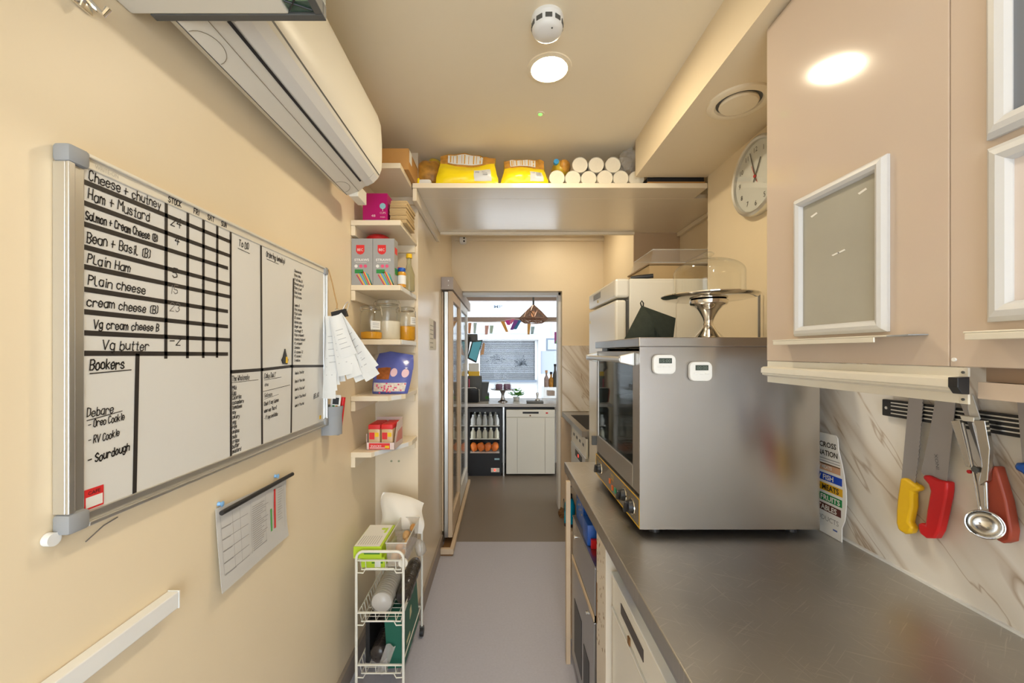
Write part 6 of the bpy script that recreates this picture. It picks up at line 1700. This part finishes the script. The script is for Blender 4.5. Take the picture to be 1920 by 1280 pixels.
for k, x in enumerate((-.045, .052)):
    b = MB(); b.lathe(c + Vector((x, -.02, .1638)), [(.042, 0), (.045, .01), (.045, .045), (.036, .058), (.001, .060)], n=24, cap1=False); build('purple_cake', b, mat('mauve_cake', (.26, .15, .24), .7, var=.2, vscale=40), smooth=True, cat='cake', group='cakes under the counter dome', label=['left', 'right'][k] + ' mauve brown cake under the dome on the shop counter')
t = thing('potted_plant', 'small bright green plant in a glass pot on the shop counter', 'plant', (.20, 5.1, CZ))
c = Vector((.19, 5.05, CZ))
b = MB(); b.lathe(c, [(.035, 0), (.042, .045)], n=20); build('pot', b, M_white, t, smooth=True)
b = MB()
for k in range(46):
    a = random.uniform(0, 2 * PI); rr = random.uniform(.0, .075); z = .045 + random.uniform(0, .11) * (1 - rr / .11)
    p = c + Vector((rr * math.cos(a), rr * math.sin(a), z)); d = Vector((math.cos(a), math.sin(a), .5)).normalized() * .055; w2 = Vector((-math.sin(a), math.cos(a), 0)) * .020
    b.prism([p, p + d * .5 + w2, p + d, p + d * .5 - w2], (0, 0, .002))
build('foliage', b, mat('bright_leaf', (.10, .42, .03), .5, var=.3, vscale=30), t)
t = thing('coffee_tamper', 'tamper with steel handle standing on a dark mat at the right of the shop counter', 'tamper', (.38, 4.78, CZ))
b = MB(); b.rbox(.305, .500, 4.715, 4.86, CZ, CZ + .028, .006); build('mat', b, M_dgrey, t, smooth=True)
b = MB(); b.lathe((.435, 4.79, CZ + .0285), [(.028, 0), (.028, .018), (.012, .026), (.011, .05), (.017, .075), (.015, .095), (.004, .10)], n=22); build('tamper_handle', b, M_alu, t, smooth=True)
t = thing('clear_box', 'clear counter box holding a tan packet at the right of the shop counter', 'box', (.61, 5.1, CZ))
b = MB(); b.box(.53, .70, 5.0, 5.2, CZ, CZ + .17); build('box', b, M_tub, t)
build('packet', MB().box(.585, .675, 5.03, 5.15, CZ + .06, CZ + .12), mat('mauve_tan_packet', (.42, .33, .30), .5), t)
for k, (x, m_, h, lab) in enumerate(((.575, mat('grey_red_print', (.42, .33, .32), .5, var=.5, vscale=30), .18, 'patterned grey red bottle standing on the clear box'), (.635, M_orangeprint, .16, 'orange patterned bottle standing on the clear box'), (.685, M_dgrey, .26, 'tall black bottle standing on the clear box by the jamb'))):
    s = thing('syrup_bottle', lab, 'bottle', (x, 5.1, CZ + .17)); b = MB(); b.lathe((x, 5.08, CZ + .1705), [(.028, 0), (.030, .01), (.030, h * .6), (.012, h * .8), (.012, h)], n=16); build('bottle_body', b, m_, s, smooth=True)
    b = MB(); b.lathe((x, 5.08, CZ + .171 + h), [(.016, 0), (.016, .03)], n=12); build('cap', b, mat('peach_tag', (.75, .42, .22), .6) if k == 0 else M_black, s)

# pendant with faceted wire shade
t = thing('pendant_lamp', 'geometric wire pendant lamp hanging in the shop window', 'lamp', (.40, 4.9, 1.9))
c = Vector((.395, 4.9, 0)); ztop, zm, zb_ = S(0, 571, 4.9).z, S(0, 597, 4.9).z, S(0, 602, 4.9).z
b = MB(); b.cyl((c.x, c.y, ztop), (c.x, c.y, 2.70), .004, n=8); b.cyl((c.x, c.y, ztop - .01), (c.x, c.y, ztop + .09), .012, n=12); build('cord', b, M_dgrey, t)
cw = mat('copper_wire', (.34, .20, .14), .4, .6)
b = MB(); n = 8
ringp = [c + Vector((.175 * math.cos(2 * PI * k / n), .175 * math.sin(2 * PI * k / n), zm)) for k in range(n)]
mid = [c + Vector((.095 * math.cos(2 * PI * (k + .5) / n), .095 * math.sin(2 * PI * (k + .5) / n), (ztop + zm) / 2)) for k in range(n)]
low = [c + Vector((.12 * math.cos(2 * PI * (k + .5) / n), .12 * math.sin(2 * PI * (k + .5) / n), zb_ - .02)) for k in range(n)]
tp = c + Vector((0, 0, ztop))
for k in range(n):
    b.tube([tp, mid[k]], .007, 6); b.tube([mid[k], ringp[k]], .007, 6); b.tube([mid[k], ringp[(k + 1) % n]], .007, 6); b.tube([ringp[k], ringp[(k + 1) % n]], .007, 6); b.tube([mid[k], mid[(k + 1) % n]], .006, 6); b.tube([low[k], ringp[k]], .006, 6); b.tube([low[k], ringp[(k + 1) % n]], .006, 6); b.tube([low[k], low[(k + 1) % n]], .006, 6); b.tube([tp, ringp[k]], .006, 6)
build('shade', b, cw, t)
b = MB()
for k in range(n):
    for tri in ((tp, mid[k - 1], ringp[k]), (tp, ringp[k], mid[k]), (mid[k], ringp[k], ringp[(k + 1) % n])): b.prism([p + Vector((0, 0, .001)) for p in tri], (0, 0, .0015))
build('shade_panels', b, clear('pinkish_shade_glass', (.62, .50, .46), .1, .35, (.45, .34, .30)), t)
b = MB(); b.blob((c.x, c.y, (ztop + zm) / 2 - .03), (.03, .03, .04), 14, 10); build('bulb', b, mat('amber_bulb', (.8, .55, .3), .3, emit=(1, .6, .25), estr=3), t, smooth=True)

# bunting across the window
t = thing('bunting', 'string of rainbow flags across the shop window', 'bunting', (.1, 6.6, 1.9))
YB = 6.78
sp = [(880, 603), (925, 611), (960, 597), (1000, 606), (1045, 603)]
b = MB(); b.tube([S(870, 600, YB), S(885, 603, YB), S(918, 604, YB), S(940, 602, YB), S(962, 597, YB), S(990, 602, YB), S(1005, 606, YB), S(1045, 600, YB)], .004, 6); build('cord', b, M_white, t)
FL = [((881, 605), 5, 20, (.75, .35, .2)), ((891, 605), 5, 20, (.55, .72, .78)), ((913, 610), 6, 17, (.75, .45, .42)), ((922, 610), 6, 15, (.55, .75, .70)), ((942, 602), 6, 20, (.80, .40, .10)), ((951, 600), 7, 9, (.70, .06, .40)), ((962, 598), 5, 9, (.80, .20, .40)), ((968, 600), 7, 18, (.30, .10, .50)), ((974, 600), 7, 17, (.06, .22, .50)), ((992, 607), 5, 20, (.80, .45, .15)), ((999, 612), 6, 14, (.45, .65, .80)), ((1042, 622), 4, 22, (.55, .15, .55)), ((1044, 632), 4, 12, (.15, .6, .25))]
for k, ((px, py), w, h, col) in enumerate(FL):
    a = S(px, py, YB); dx = 1.25 * w * YB / F; dz = h * YB / F; sl = (.5 if k in (4, 5) else (-.4 if k in (6, 7, 8) else .0)) * dz
    b = MB(); b.sheet(lambda u, v: (a.x - dx / 2 + dx * u * (1 - .35 * v) + sl * v, YB + .004 * math.sin(5 * v + 3 * u), a.z - dz * v), 4, 5, (0, .002, 0)); build('flag', b, mat('flag_cloth_%d' % k, col, .8), t)

# ================================================================== STREET
struct('floor', MB().box(-16, 16, YS + .1, 30, -.2, -.1), mat('pale_paving', (.78, .76, .73), .8, var=.03, vscale=2))
YO = 13.0
t = thing('street_building', 'pale shop building with a closed grey roller shutter across the street', 'building', (0, YO, -.1))
def O(px, py): return at(px, py, YO)
xl, xr = O(900, 0).x, O(1003, 0).x
zt = O(0, 639).z; zbm = O(0, 713).z
M_fac = mat('white_render_wall', (.40, .40, .40), .7, var=.02)
b = MB(); b.box(-12, xl, YO, YO + .4, -.1, 9); b.box(xr, 12, YO, YO + .4, -.1, 9); b.box(xl, xr, YO, YO + .4, zt, 9); b.box(xl, xr, YO, YO + .4, -.1, zbm); build('wall', b, M_fac, t)
M_shut = mat('grey_shutter', (.118, .126, .135), .5, var=.02, vscale=1)
b = MB(); n = 34
for k in range(n):
    z = zbm + (zt - zbm) * k / n; b.prism([(xl, YO + .10, z), (xl, YO + .07, z + (zt - zbm) / n * .5), (xl, YO + .10, z + (zt - zbm) / n * .96), (xl, YO + .12, z + (zt - zbm) / n * .5)], (xr - xl, 0, 0))
sh = build('roller_shutter', b, M_shut, t)
gm = mat('graffiti_paint', (.085, .095, .11), .6)
b = MB()
for (px, py, n2, w2) in ((978, 679, 46, 15), (930, 673, 26, 15)):
    c = O(px, py); pts = []
    for k in range(n2):
        pts.append(Vector((c.x + random.gauss(0, .13), YO + .062, c.z + random.gauss(0, .075))))
    for p, q in zip(pts, pts[1:]): ribbon(b, p, q, (0, -1, 0), .011)
build('graffiti', b, gm, sh)
build('shutter_box', MB().box(xl - .1, xr + .12, YO - .22, YO - .002, O(0, 637).z, O(0, 627).z), M_fac, t, bevel=.02)
build('fascia_line', MB().box(-4, xr + .1, YO - .06, YO - .002, O(0, 628).z, O(0, 626).z), mat('grey_blue_trim', (.10, .12, .15), .6), t)
build('sill', MB().box(xl - .1, xr + .05, YO - .10, YO - .002, O(0, 716).z, O(0, 712).z), mat('grey_blue_trim', (.10, .12, .15), .6), t)
b = MB(); b.box(O(1024, 0).x, O(1046, 0).x, YO - .03, YO - .002, O(0, 657).z, O(0, 634).z); w_ = build('window_frame', b, mat('grey_blue_trim', (.10, .12, .15), .6), t)
build('pane', MB().box(O(1027, 0).x, O(1043, 0).x, YO - .04, YO - .031, O(0, 655).z, O(0, 637).z), mat('pale_sky_pane', (.24, .28, .31), .1), w_)
b = MB(); b.box(O(1009, 0).x, O(1013.5, 0).x, YO - .08, YO - .002, -.1, O(0, 630).z); build('pilaster', b, M_fac, t)
b = MB(); b.box(O(1014, 0).x, O(1048, 0).x, YO - .02, YO - .002, O(0, 700).z, O(0, 658).z); build('blue_grey_panel', b, mat('pale_blue_grey_wall', (.22, .24, .28), .7), t)
b = MB(); b.box(O(1032, 0).x, O(1036, 0).x, YO - .03, YO - .002, O(0, 629).z, O(0, 606).z); build('upper_window', b, mat('pale_sky_pane', (.24, .28, .31), .1), t)
b = MB(); b.box(O(918, 0).x, O(950, 0).x, YO - .06, YO - .002, O(0, 590).z, O(0, 564).z); sg = build('sign_board', b, mat('white_sign', (.50, .50, .50), .5), t)
b = MB(); printed(b, 'MP', tuple(O(926, 578) + Vector((0, -.062, 0))), UX, Wv, .11, NX, fit=.28, bold=.02); build('sign_text', b, mat('grey_blue_trim', (.10, .12, .15), .6), sg)
